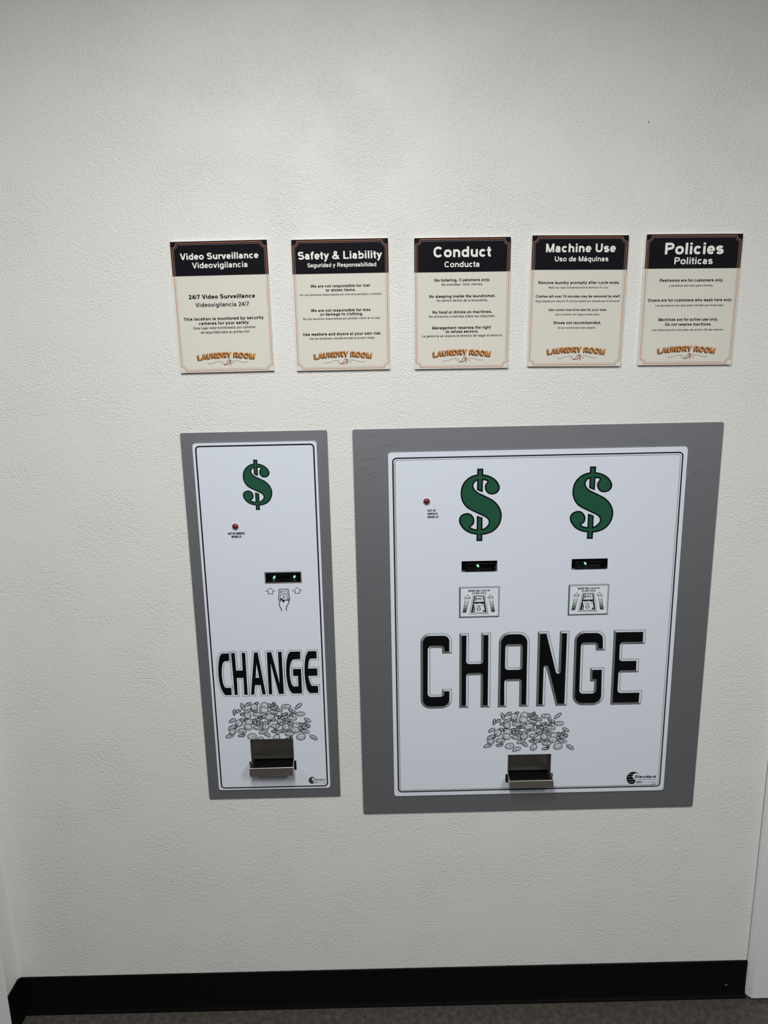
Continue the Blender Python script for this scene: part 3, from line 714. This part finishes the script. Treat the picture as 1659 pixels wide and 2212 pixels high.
# ================================================================== the five notices
SW, SH, ST = 184.6, 245.7, 6.0
HEAD = SH / 2 - .2566 * SH
NX, NZ, NR = SW / 2 - 2.7, SH / 2 - 3.0, 8.3          # the printed frame: straight sides, scooped corners
def notch_path(inset):
    a, b, r = NX - inset, NZ - inset, NR + inset
    t = math.degrees(math.asin(inset / r))
    P = []
    for sx, sz, a0 in ((1, 1, 180), (1, -1, 90), (-1, -1, 0), (-1, 1, 270)):
        for k in range(13):
            q = math.radians(a0 + t + (90 - 2 * t) * k / 12)
            P.append((sx * NX + r * math.cos(q), sz * NZ + r * math.sin(q)))
    return list(reversed(P)) if False else P
WT_W = {'h': .215, 's': .19, 'b': .235, 'm': .195}
SIGN_LABEL = [
 'cream notice with black header reading Video Surveillance, leftmost above the narrow change machine',
 'cream notice with black header reading Safety & Liability, between the video and conduct notices',
 'cream notice with black header reading Conduct, middle one of the wall row',
 'cream notice with black header reading Machine Use, above the wide change machine',
 'cream notice with black header reading Policies, rightmost of the wall row']
for k, (sx, sz, ang, lines, lg) in enumerate(SIGNS):
    t = thing('notice_sign', SIGN_LABEL[k], 'sign', (sx, 0, sz), -ang, 'notices in a row on the wall')
    m = MB()
    e = .0003
    a, bb_ = SW / 2000, SH / 2000
    m.plate([(-a, -bb_), (a, -bb_), (a, bb_), (-a, bb_)], [], -ST * .001, -e, 'board', 'board_edge')
    m.build('board', t)
    n = Ink(ST)
    n.quad([(-SW / 2, HEAD), (SW / 2, HEAD), (SW / 2, SH / 2), (-SW / 2, SH / 2)], 'header')
    n.build('header_panel', t)
    n = Ink(ST)
    n.line(notch_path(0.0), 1.15, 'copper', 3, True)
    n.line(notch_path(3.0), .55, 'thin_line', 2, True)
    n.build('border_line', t)
    n = Ink(ST); n2 = Ink(ST)
    for text, xl, xr, base, cap, wt in lines:
        if wt in 'hs':
            write(n, text, xl, xr, base, cap, WT_W[wt], 'white_ink', 2)
        else:
            write(n2, text, xl, xr, base, cap, WT_W[wt], 'ink' if wt == 'b' else 'ink_soft', 2)
    n.build('title_text', t)
    if k == 2:
        n2.ell(-86, 25.5, .7, .5, 20, 'ink_soft', 2, 7); n2.ell(-45.5, -67, .5, 1.1, 30, 'ink_soft', 2, 7)
    n2.build('notice_text', t)
    # shop logo: arched lettering with a block shadow, script initials and two flourishes
    n = Ink(ST)
    xl, xr, ztop, zbot = lg
    cx = (xl + xr) / 2; sc = (xr - xl) / 113.0
    base = ztop - 10.9 * sc
    bend = (cx, 360.0 * sc)
    for q in range(1, 6):
        write(n, 'LAUNDRY ROOM', xl + 1.2, xr - .3, base, 10.0 * sc, .215, 'brown', 1, bend=bend, shift=(-.36 * q, -.42 * q))
    for q in ((-.25, 0), (.25, 0), (0, .3), (.2, .25), (-.2, .25), (.25, -.2)):
        write(n, 'LAUNDRY ROOM', xl + 1.2, xr - .3, base, 10.0 * sc, .225, 'brown', 1, bend=bend, shift=q)
    write(n, 'LAUNDRY ROOM', xl + 1.2, xr - .3, base, 10.0 * sc, .175, 'orange', 3, bend=bend)
    zz = lambda P: [(cx + (u - 817) * .0978 * sc, ztop - (v - 182) * .0978 * sc) for u, v in P]
    n.line(smooth_path(zz([(437, 388), (455, 410), (490, 416), (540, 407), (600, 382), (660, 369), (712, 371), (746, 388), (746, 406), (722, 413), (698, 402)])), .62, 'ink_soft', 2)
    n.line(smooth_path(zz([(1240, 377), (1225, 399), (1190, 406), (1120, 393), (1050, 370), (990, 361), (946, 369), (930, 388), (944, 407), (975, 406), (986, 393)])), .62, 'ink_soft', 2)
    n.line(smooth_path(zz([(868, 362), (882, 346), (868, 340), (842, 362), (820, 405), (800, 434), (775, 441), (764, 432), (778, 424), (812, 434), (848, 437)])), 1.25, 'rust', 2)
    n.line(smooth_path(zz([(838, 438), (862, 412), (900, 350), (912, 345)])), 1.25, 'rust', 2)
    n.line(smooth_path(zz([(908, 350), (896, 400), (894, 438), (908, 442)])), 1.4, 'rust', 2)
    n.line(zz([(850, 408), (914, 398)]), 1.0, 'rust', 2)
    n.build('shop_logo', t)

# ================================================================== the change machines
YS, YP = 3.0, 6.0                      # fronts of surround and face plate, mm before the wall
def R4(r):
    return [(r[0] * .001, r[2] * .001), (r[1] * .001, r[2] * .001), (r[1] * .001, r[3] * .001), (r[0] * .001, r[3] * .001)]

def sheet(name, t, rect, rad, holes, y0, y1, m, marks=None):
    s = MB()
    s.plate([(a * .001, b * .001) for a, b in rrect(*rect, rad)], [R4(h) for h in holes], -y0 * .001, -y1 * .001, m)
    if marks:
        n = Ink(y0); scuffs(n, marks)
        for f_ in n.f:
            s.face([n.v[i] for i in f_], 'scuff')
    return s.build(name, t)

def dollar(t, box, lv=1):
    n = Ink(YP)
    kx = (box[1] - box[0]) / DOLLAR_SIZE[0]; kz = (box[3] - box[2]) / DOLLAR_SIZE[1]
    tr = lambda P: [(box[0] + a * kx, box[2] + b * kz) for a, b in P]
    ins = 3.1 * (kx + kz) / 2 * (1.0 if kx > .8 else 1.1)
    s = ccw(smooth_loop(tr(DOLLAR_S), 4))
    n.poly(s, 'ink', lv)
    n.poly(offset(s, -ins), 'green', lv + 2)
    for b_ in (DOLLAR_BAR_TOP, DOLLAR_BAR_BOTTOM):
        q = ccw(tr(b_)); n.poly(q, 'ink', lv + .4)
        n.poly(offset(q, -ins), 'green', lv + 2.4)
    n.build('dollar_sign', t)

def lamp(t, c, r):
    b = MB()
    prof = [(r * 1.14, 0), (r * 1.14, 1.2), (r * 1.04, 2.2), (r * .92, 2.0)]
    seg = 28
    def ring(prof, m, mb, close=False):
        P = [[(c[0] + a * math.cos(6.28318 * i / seg), c[1] + a * math.sin(6.28318 * i / seg), d) for i in range(seg)] for a, d in prof]
        for u, v in zip(P, P[1:]):
            for i in range(seg):
                q = [u[i], u[(i + 1) % seg], v[(i + 1) % seg], v[i]]
                mb.face([(a * .001, -(YP + d) * .001, z * .001) for a, z, d in q], m)
    ring(prof, 'bezel', b)
    o = b.build('warning_lamp', t, True)
    l = MB()
    ring([(r * .95, 1.0)] + [(r * .93 * math.cos(a), 1.2 + 4.6 * math.sin(a)) for a in [k * math.pi / 16 for k in range(9)]], 'red_lens', l)
    l.build('lamp_lens', o, True)

def slot(t, rect, leds, framed, lip):
    x0, x1, z0, z1 = rect
    name = 'bill_slot'
    s = MB()
    y_in = .020
    fr = 1.9 if framed else 0.0
    # lining of the recess
    a0, a1, c0, c1 = [v * .001 for v in (x0, x1, z0, z1)]
    yf = -(YP + (.9 if framed else -.2)) * .001
    for q in ([(a0, yf, c0), (a1, yf, c0), (a1, y_in, c0), (a0, y_in, c0)], [(a0, yf, c1), (a1, yf, c1), (a1, y_in, c1), (a0, y_in, c1)],
              [(a0, yf, c0), (a0, yf, c1), (a0, y_in, c1), (a0, y_in, c0)], [(a1, yf, c0), (a1, yf, c1), (a1, y_in, c1), (a1, y_in, c0)],
              [(a0, y_in, c0), (a1, y_in, c0), (a1, y_in, c1), (a0, y_in, c1)]):
        s.face(q, 'plastic_matt')
    o = s.build(name, t)
    m = MB()
    if framed:
        m.plate(R4(rect), [R4((x0 + fr, x1 - fr, z0 + fr, z1 - fr))], yf, -(YP + .02) * .001, 'slot_metal')
        m.build('slot_frame', o)
    else:
        m.box(a0, a1, -(YP + .1) * .001, .004, c0, c0 + .0011, 'slot_metal')
        m.build('slot_sill', o)
    # mouthpiece of black plastic
    bx0, bx1, bz0, bz1 = x0 + (4.6 if framed else 7.2), x1 - (8.0 if framed else 4.2), z0 + (3.2 if framed else 1.0), z1 - (6.0 if framed else 5.2)
    ch = 5.0
    outer = fillet([(bx0, bz0, 1.2), (bx1, bz0, 1.2), (bx1, bz1 - ch * .7, 2), (bx1 - ch * 1.3, bz1, 2), (bx0 + ch * 1.3, bz1, 2), (bx0, bz1 - ch * .7, 2)], 4)
    inner = offset(ccw(outer), -2.0)
    p = MB()
    P = lambda q, y: [(a * .001, y, z * .001) for a, z in q]
    outer = ccw(outer); n_ = len(outer)
    levels = [(outer, .018), (outer, -.0068), (offset(outer, -.6), -.0078), (offset(outer, -1.5), -.0078), (inner, -.0068), (offset(inner, -.3), .008)]
    for (u, yu), (v, yv) in zip(levels, levels[1:]):
        A, B = P(u, yu), P(v, yv)
        for i in range(n_):
            p.face([A[i], A[(i + 1) % n_], B[(i + 1) % n_], B[i]], 'plastic')
    p.fill3([P(offset(inner, -.3), .008)], 'plastic')
    po = p.build('mouthpiece', o)
    th = MB()
    nt_ = 8
    for i in range(nt_):
        u = bx0 + 10 + (bx1 - bx0 - 20) * i / (nt_ - 1)
        th.box((u - 1.4) * .001, (u + 1.4) * .001, .001, .008, (bz0 + 2.4) * .001, (bz0 + 3.4) * .001, 'tooth')
    for i in (-1, 0, 1):
        u = (bx0 + bx1) / 2 + i * 11
        th.box((u - .6) * .001, (u + .6) * .001, .004, .008, (bz0 + 6.0) * .001, (bz0 + 8.2) * .001, 'tooth')
    th.build('guide_teeth', po)
    for u, v in leds:
        L = MB()
        seg = 14
        dx = -.55 if framed else .55
        rows = []
        for k in range(9):
            a = -math.pi / 2 + math.pi * k / 8
            rows.append([(u + 2.3 * math.cos(a) * math.cos(6.28318 * i / seg) - dx * 2.2 * math.sin(a), 4.2 + 2.6 * math.cos(a) * math.sin(6.28318 * i / seg), v - 1.0 + 3.3 * math.sin(a)) for i in range(seg)])
        for A, B in zip(rows, rows[1:]):
            for i in range(seg):
                L.face([(q[0] * .001, q[1] * .001, q[2] * .001) for q in (A[i], A[(i + 1) % seg], B[(i + 1) % seg], B[i])], 'led')
        L.build('indicator_light', o, True)

def coin_cup(t, rect, lip_z):
    x0, x1, z0, z1 = [v * .001 for v in rect]
    lz = lip_z * .001
    th = .0013
    FY = -.034
    curve = [(FY, lz), (FY, z0 + .004), (FY + .0012, z0 + .0012), (FY + .004, z0), (-.006, z0 + .0004), (.008, z0 + .001), (.022, z0 + .003), (.030, z0 + .008), (.033, z0 + .014), (.033, z0 + .0175),
             (.0145, z0 + .0180), (.0145, z0 + .0285), (.0125, z0 + .0295), (.0105, z1 - .0006)]
    inner = []
    m = MB()
    # sheet with thickness: offset towards the inside of the cup
    loop = curve
    off = []
    for i, q in enumerate(loop):
        a = Vector(loop[max(i - 1, 0)]); b_ = Vector(loop[min(i + 1, len(loop) - 1)])
        d = (b_ - a).normalized()
        off.append((q[0] - d.y * th, q[1] + d.x * th))
    prof = [(a, b_) for a, b_ in loop] + list(reversed(off))
    m.sweep(prof[:4] + prof[-4:], 'x', x0 + th, x1 - th, 'steel')
    m.sweep(prof[3:10] + prof[-10:-3], 'x', x0 + th, x1 - th, 'plastic')
    m.sweep(prof[10:-10], 'x', x0 + th, x1 - th, 'steel_dark')
    tray = m.build('coin_cup', t)
    # side walls
    for sx, nm in ((x0, 'side_wall'), (x1 - th, 'side_wall')):
        s = MB()
        side = [(FY, lz + .0006), (FY, z0 + .002), (FY + .003, z0), (-.006, z0), (.010, z0), (.034, z0 + .0002), (.034, z1 - .0004), (-.0055, z1 - .0004), (-.0055, lz + .002)]
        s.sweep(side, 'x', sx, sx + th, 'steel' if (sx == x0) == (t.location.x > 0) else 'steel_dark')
        s.build(nm, tray)
    r = MB()
    r.sweep([(FY + .0004 + .0012 * math.cos(a), lz + .0002 + .0012 * math.sin(a)) for a in [k * math.pi / 5 for k in range(10)]], 'x', x0, x1, 'lip')
    r.build('rolled_lip', tray, True)
    # dark slide strips beside the cup
    for a, b_ in ((x0 - .0042, x0 - .0003), (x1 + .0003, x1 + .0042)):
        q = MB(); q.box(a, b_, -.0078, -.00605, z0 + .001, lz + .001, 'plastic_matt'); q.build('slide_strip', tray)
    tp = MB(); tp.face([(x0 + th, -.0055, z1 - .0003), (x1 - th, -.0055, z1 - .0003), (x1 - th, .034, z1 - .0003), (x0 + th, .034, z1 - .0003)], 'steel_dark'); tp.build('cup_roof', tray)

def coins(t, cup, sx=1.0, ox=0.0, sz=1.0, oz=0.0):
    n = Ink(YP, .006)
    n.clip = (cup[0] - 1, cup[1] + 1, cup[3] + .2)
    C = [COINS[i:i + 5] for i in range(0, len(COINS), 5)]
    placed = []
    rnd = random.Random(5)
    for cx, cz, rx, ry, an in C:
        cx, cz = cx * sx + ox, cz * sz + oz
        lv = 0
        for (px, pz, pr, pl) in placed:
            if math.hypot(px - cx, pz - cz) < pr + rx + 1.5:
                lv = max(lv, pl + 1)
        placed.append((cx, cz, rx, lv))
        L = lv * 7
        thick = 2.1 if ry > 3.4 else 1.5
        c, d = math.cos(math.radians(an)), math.sin(math.radians(an))
        # rim, milled edge, face
        n.ell(cx + .3, cz - thick, rx + .5, ry + .5, an, 'ink', L)
        n.ell(cx, cz, rx + .5, ry + .5, an, 'ink', L + .5)
        n.ell(cx + .45, cz - thick + .15, rx - .55, ry - .45, an, 'plate', L + 1)
        for k in range(5):
            a = math.radians(200 + 28 * k + rnd.uniform(-8, 8))
            u, v = rx * math.cos(a), ry * math.sin(a)
            x0, z0 = cx + c * u - d * v, cz + d * u + c * v
            n.line([(x0, z0 + .3), (x0 + .2, z0 - thick)], rnd.uniform(.5, 1.5), 'ink', L + 2)
        n.ell(cx, cz, rx + .1, ry + .1, an, 'ink', L + 3)
        n.ell(cx, cz, max(rx - 1.0, .5), max(ry - .9, .4), an, 'plate', L + 4)
        if ry > 2.3:
            n.ell(cx, cz, rx * .74, ry * .70, an, 'ink', L + 5)
            n.ell(cx + .25, cz - .1, max(rx * .74 - .75, .4), max(ry * .70 - .6, .35), an, 'plate', L + 5.5)
        for k in range(8 if ry > 3.6 else 4):
            u = rnd.uniform(-.5, .5) * rx; v = rnd.uniform(-.4, .4) * ry; l = rnd.uniform(.6, 1.5); e = rnd.uniform(-.8, .8)
            p0 = (cx + c * (u - l) - d * (v - e), cz + d * (u - l) + c * (v - e)); p1 = (cx + c * (u + l) - d * (v + e), cz + d * (u + l) + c * (v + e))
            n.line([p0, p1], .75, 'ink', L + 6)
    n.build('coin_artwork', t)

def maker(t, sx=1.0, ox=0.0, sz=1.0, oz=0.0):
    n = Ink(YP)
    tr = lambda P: [(a * sx + ox, b * sz + oz) for a, b in P]
    g_ = MAKER_LOGO
    n.poly(ccw(smooth_loop(tr(g_['cres']), 3)), 'ink', 1)
    for k in ('l1', 'l2', 'l3', 'l4'):
        n.line(tr(g_[k]), .75 * sx, 'pale_ink', 3)
    def T(key, text, w_, m, sh):
        a, b_, c, d = tr(g_[key])
        write(n, text, a[0] + .1, b_[0] - sh * (d[1] - c[1]), a[1], d[1] - c[1], w_, m, 3, shear=sh, slope=(b_[1] - a[1]) / (b_[0] - a[0]))
    T('std', 'Standard', .25, 'ink', .28)
    T('cm', 'Change-Makers', .11, 'ink_soft', .12)
    T('eku', 'EKU', .26, 'ink', .25)
    n.line(tr(g_['ln']), 1.0 * sx, 'grey_ink', 3)
    n.line(tr(g_['ln2']), 1.3 * sx, 'ink_soft', 3)
    n.build('maker_logo', t)

def scuffs(mb, lst):
    rnd = random.Random(3)
    for x, z, l, h, a in lst:
        c, d = math.cos(math.radians(a)), math.sin(math.radians(a))
        h *= .6; P = [(-l, 0), (-l * .3, h), (l * .5, h * .7), (l, .1), (l * .4, -h * .6), (-l * .5, -h)]
        mb.poly([(x + c * u - d * v, z + d * u + c * v) for u, v in P], 'scuff', 1)

# ---- the narrow machine
t = thing('change_machine', 'narrow white change machine with one green dollar sign, in a grey surround at left', 'change machine', (SMALL_ORIGIN[0], 0, SMALL_ORIGIN[1]), group='change machines set in the wall')
hol = [CUP_S, SMALL_SLOT]
sheet('surround', t, SMALL_SURROUND, 3.5, hol, YS, .2, 'surround')
sheet('face_plate', t, SMALL_PLATE, 6.0, hol, YP, YS, 'plate')
n = Ink(YP)
px0, px1, pz0, pz1 = SMALL_PLATE
n.line(rrect(px0 + 6.4, px1 - 6.2, pz0 + 5.3, pz1 - 6.2, 7.0), 2.9, 'ink', 1, True)
n.build('border_line', t)
dollar(t, SMALL_DOLLAR)
c, e_ = SMALL_LAMP
lamp(t, c, e_[0] - c[0] - .4)
n = Ink(YP)
for text, xl, xr, ba, cp in SMALL_LAMP_TEXT:
    write(n, text, xl, xr, ba, cp, .36, 'ink', 1)
n.build('lamp_caption', t)
slot(t, SMALL_SLOT, SMALL_LEDS, True, 0)
n = Ink(YP)
B = BILL_HINT
for k in ('arrow1', 'arrow2'):
    n.poly(B[k], 'plate_ink', 0); n.line(B[k], 1.4, 'ink_soft', 1, True)
n.poly(B['outer'], 'pale_ink', 1); n.line(B['outer'], 1.3, 'ink_soft', 2, True)
n.poly(B['inner'], 'plate_ink', 3); n.line([B['inner'][1], B['inner'][2]], .8, 'ink_soft', 4); n.line([B['inner'][0], B['inner'][3]], .8, 'ink_soft', 4)
n.poly(B['bar'], 'ink_soft', 5); n.poly(B['mot2'], 'ink_soft', 5)
mo = B['mot'][0]; n.ell(mo[0], mo[1], 2.6, 1.1, 0, 'ink_soft', 5); n.ell(mo[0], mo[1], 1.3, .5, 0, 'plate_ink', 6)
n.poly(B['band'], 'plate_ink', 7); n.line(smooth_path(B['band'][4:] + B['band'][:1], 3), .9, 'ink_soft', 8); n.poly(B['bandtop'], 'grey_ink', 8)
for k in range(4):
    q = B['bandtop'][3]; n.line([(q[0] - 8 + k * 2.2, q[1] + 1.2), (q[0] - 9 + k * 2.2, q[1] - 1.2)], .5, 'ink', 9)
r_ = B['ring'][0]; n.ell(r_[0], r_[1], 3.0, 1.9, 0, 'ink_soft', 5); n.ell(r_[0], r_[1], 1.7, .9, 0, 'plate_ink', 6)
n.poly(B['b1'], 'ink', 9); n.poly(B['b2'], 'ink', 9)
n.poly(B['thumb'][:4] + [B['thumb'][3]], 'ink', 9); n.line(smooth_path(B['thumb']), 1.9, 'ink', 9)
n.line(smooth_path(B['arm1']), 1.7, 'ink', 9); n.line(smooth_path(B['arm2']), 1.7, 'ink', 9)
n.build('bill_instruction', t)
n = Ink(YP)
for o_, hs in CHANGE_SMALL:
    p_ = ccw(o_)
    soft = []
    for k in range(len(p_)):
        u, v = Vector(p_[k]) - Vector(p_[k - 1]), Vector(p_[(k + 1) % len(p_)]) - Vector(p_[k])
        soft.append((p_[k][0], p_[k][1], 200 if abs(u.angle_signed(v)) < math.radians(48) and min(u.length, v.length) < 24 else 0))
    p_ = ccw(fillet(soft, 4))
    n.poly(p_, 'ink', 2, [list(h_) for h_ in hs])
    d_out = offset(p_, 3.25)
    n.line(d_out, .85, 'green_black', 1, True)
    for h_ in hs:
        n.line([(-22.3, 306.5), (-20.9, 300.8), (-24.0, 300.8)], .9, 'green_black', 1, True)
n.build('change_lettering', t)
coins(t, CUP_S, *COIN_MAP_SMALL)
coin_cup(t, CUP_S, 93.6)
maker(t, *LOGO_MAP_SMALL)

# ---- the wide machine
t = thing('change_machine', 'wide white change machine with two green dollar signs, in a broad grey surround', 'change machine', (LARGE_ORIGIN[0], 0, LARGE_ORIGIN[1]), group='change machines set in the wall')
hol = [CUP_L, LARGE_SLOT_LEFT, LARGE_SLOT_RIGHT]
SCUFFS = [(-344, 818, 18, .8, 3), (-300, 846, 17, .9, 2), (-312, 841, 12, .6, 6), (-353, 799, 11, .9, -1), (-350, 794, 8, .5, -2), (-346, 786, 10, .7, -3), (-331, 781, 9, .8, -9), (-340, 789, 5, .4, 0), (-330, 866, 14, .7, 3),
           (212, 846, 14, .7, 1), (228, 841, 6, .7, -20), (235, 833, 8, .9, 3), (225, 826, 9, .7, -4), (325, 840, 3, 1.2, 80), (327, 822, 3, 1.4, 70), (330, 777, 13, 1.0, 8), (352, 847, 8, .5, 2), (322, 670, 5, 1.0, 0), (320, 678, 4, .8, 20), (319, 648, 7, .6, 10), (318, 622, 4, .7, 70), (322, 608, 6, 1.2, 8), (312, 607, 3, .8, 0),
           (321, 536, 5, 1.3, 0), (318, 517, 6, 1.2, 0), (318, 498, 4, 1.0, 0), (318, 489, 5, 1.2, 0), (321, 479, 4, .9, 15), (317, 470, 3, 1.3, 0), (318, 452, 4, 1.5, 0), (288, 700, .7, 22, 0)]
sheet('surround', t, LARGE_SURROUND, 4.5, hol, YS, .2, 'surround', SCUFFS)
sheet('face_plate', t, LARGE_PLATE, 6.5, hol, YP, YS, 'plate')
n = Ink(YP)
px0, px1, pz0, pz1 = LARGE_PLATE
o1 = rrect(px0 + 9.5, px1 - 9.5, pz0 + 10.6, pz1 - 11.6, 8.0)
n.line(o1, 2.7, 'ink', 3, True)
o2 = rrect(px0 + 13.9, px1 - 13.9, pz0 + 14.6, pz1 - 15.8, 5.0)
n.line(o2, 1.0, 'grey_ink', 2, True)
n.line([(px0 + 12.0, pz1 - 22), (px0 + 12.0, pz0 + 13.0), (px1 - 22, pz0 + 13.0)], 3.2, 'pale_ink', 1)
n.build('border_line', t)
dollar(t, LARGE_DOLLAR_LEFT); dollar(t, LARGE_DOLLAR_RIGHT)
c, e_ = LARGE_LAMP
lamp(t, c, e_[0] - c[0] - .4)
n = Ink(YP)
for text, xl, xr, ba, cp in LARGE_LAMP_TEXT:
    write(n, text, xl, xr, ba, cp, .32, 'ink', 1, serif=True)
n.build('lamp_caption', t)
slot(t, LARGE_SLOT_LEFT, LARGE_LED_LEFT, False, 0)
slot(t, LARGE_SLOT_RIGHT, LARGE_LED_RIGHT, False, 0)
def decal(dx):
    n = Ink(YP)
    D_ = {k: [((q[0] + dx), q[1]) for q in v] for k, v in DECAL.items()}
    o_, i_ = D_['outer'], D_['inner']
    n.poly(o_, 'ink_soft', 0)
    oi = offset(ccw(o_), -.75); ii = offset(ccw(i_), .75)
    oi = [oi[3], oi[2], oi[1], oi[0]] if False else oi
    # outer/inner come back counter-clockwise from bottom-left: order by corner
    def corners(P):
        mx_ = sum(p[0] for p in P) / 4; mz_ = sum(p[1] for p in P) / 4
        return {(p[0] > mx_, p[1] > mz_): p for p in P}
    a, b_ = corners(oi), corners(ii)
    for (c0, c1), m_ in ((((False, True), (True, True)), 'pale_ink'), (((True, True), (True, False)), 'pale_ink'), (((False, True), (False, False)), 'grey_ink'), (((False, False), (True, False)), 'grey_ink')):
        n.quad([a[c0], a[c1], b_[c1], b_[c0]], m_, 1)
    n.poly(i_, 'plate_ink', 2)
    for key, text in (('t1', 'INSERT BILL FACE UP'), ('t2', 'DO NOT FOLD')):
        q = D_[key]
        write(n, text, q[0][0], q[1][0], q[2][1], q[3][1] - q[2][1], .33, 'ink', 4, serif=True)
    for h_, s_ in (('head1', 'shaft1'), ('head2', 'shaft2')):
        P = D_[s_]
        lerp = lambda u, v, f_: (u[0] + (v[0] - u[0]) * f_, u[1] + (v[1] - u[1]) * f_)
        cuts = [0, .26, .48, .68, .86, 1.0]
        for k, m_ in enumerate(['plate_ink', 'teal1', 'teal2', 'teal3', 'teal4']):
            n.quad([lerp(P[0], P[3], cuts[k]), lerp(P[1], P[2], cuts[k]), lerp(P[1], P[2], cuts[k + 1]), lerp(P[0], P[3], cuts[k + 1])], m_, 4)
            n.line([lerp(P[0], P[3], cuts[k + 1]), lerp(P[1], P[2], cuts[k + 1])], .6, 'teal4', 5)
        n.line(P, .8, 'ink_soft', 5, True)
        n.poly(D_[h_], 'plate_ink', 6); n.line(D_[h_], 1.0, 'ink_soft', 7, True)
    n.line(D_['bill'], .9, 'ink_soft', 4, True)
    n.poly(D_['dark'], 'ink_soft', 5); n.poly(D_['up'], 'plate_ink', 6); n.poly(D_['low'], 'plate_ink', 6)
    for k in ('bars', 'bars2', 'bar3', 'bar4'):
        n.poly(D_[k], 'ink_soft', 8)
    q = D_['band']
    bx, bz = (q[0][0] + q[5][0]) / 2, (q[2][1] + q[7][1]) / 2
    n.ell(bx, bz, 12.0, 5.3, 0, 'ink', 8, 28)
    n.ell(bx, bz - .5, 11.3, 4.1, 0, 'plate_ink', 10, 28)
    n.poly([(bx - 9, bz + 2.2), (bx - 5, bz + 3.6), (bx + 3, bz + 3.9), (bx + 9.5, bz + 2.0), (bx + 10.2, bz + .2), (bx + 7, bz - .2), (bx + 5.5, bz + 1.2), (bx + 1, bz + 2.6), (bx - 3, bz + 1.2), (bx - 5, bz + 1.6), (bx - 6, bz - .2), (bx - 7, bz + 1.4)], 'ink_soft', 11)
    for u in (-2.4, .4, 3.0):
        n.line([(bx + u, bz + 3), (bx + u - .7, bz - .1)], .8, 'ink_soft', 12)
    n.line([(bx - 8.5, bz + .4), (bx - 3.5, bz - .6)], .5, 'grey_ink', 11); n.line([(bx - 4, bz - 2.0), (bx + 5, bz - 1.6)], .5, 'grey_ink', 11)
    n.poly([(bx - 3.4, bz - 4.6), (bx + 3.4, bz - 4.6), (bx, bz - 3.2)], 'ink', 12)
    r0, r1_, r2_ = D_['ring']
    rx, ry = r1_[0] - r0[0] + .8, r2_[1] - r0[1] + .8
    n.ell(r0[0], r0[1], rx, ry, 0, 'ink_soft', 8); n.ell(r0[0], r0[1], rx - 1.7, ry - 1.6, 0, 'plate_ink', 10)
    r0, r1_, r2_ = D_['top']
    rx, ry = r1_[0] - r0[0], r2_[1] - r0[1]
    n.ell(r0[0], r0[1], rx + .4, ry + .5, 0, 'ink_soft', 8); n.ell(r0[0], r0[1], rx * .5, ry * .5, 0, 'plate_ink', 10)
    n.ell(D_['dot'][0][0], D_['dot'][0][1], 2.0, 2.0, 0, 'ink', 8)
    n.build('instruction_decal', t)
decal(0.0); decal(DECAL_SHIFT[0])
n = Ink(YP)
def bevel_letter(pts, hole=False):
    p_ = [(a, b_, r if r > 0 else 0) for a, b_, r in pts]
    q_ = [(a, b_, (r if r else (.7 if k in ACUTE.get(id(pts), ()) else 0))) for k, (a, b_, r) in enumerate(p_)]
    P = ccw(fillet(q_))
    s_ = -1 if hole else 1                    # a hole grows outwards from the stroke
    I_ = offset(P, -4.6 * s_)
    O_ = offset(P, .45 * s_); O2 = offset(P, -.45 * s_)
    for i in range(len(P)):
        k = (i + 1) % len(P)
        d = (Vector(P[k]) - Vector(P[i]))
        if d.length < 1e-6:
            continue
        d.normalize()
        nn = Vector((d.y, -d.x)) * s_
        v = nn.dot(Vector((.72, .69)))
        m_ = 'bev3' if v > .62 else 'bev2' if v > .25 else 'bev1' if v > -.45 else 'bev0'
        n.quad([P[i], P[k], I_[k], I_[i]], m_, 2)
        n.quad([O_[i], O_[k], O2[k], O2[i]], 'ink_soft', 4)
    return I_
ACUTE = {}
for o_, hs in CHANGE_LARGE:
    if len(o_) == 10 and o_[2][1] < o_[1][1] - 80:       # the two sharp notches of the N
        ACUTE[id(o_)] = (2, 7)
    I_ = bevel_letter(o_)
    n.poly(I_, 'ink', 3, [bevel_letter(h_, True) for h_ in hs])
n.build('change_lettering', t)
coins(t, CUP_L)
coin_cup(t, CUP_L, 95.0)
maker(t)
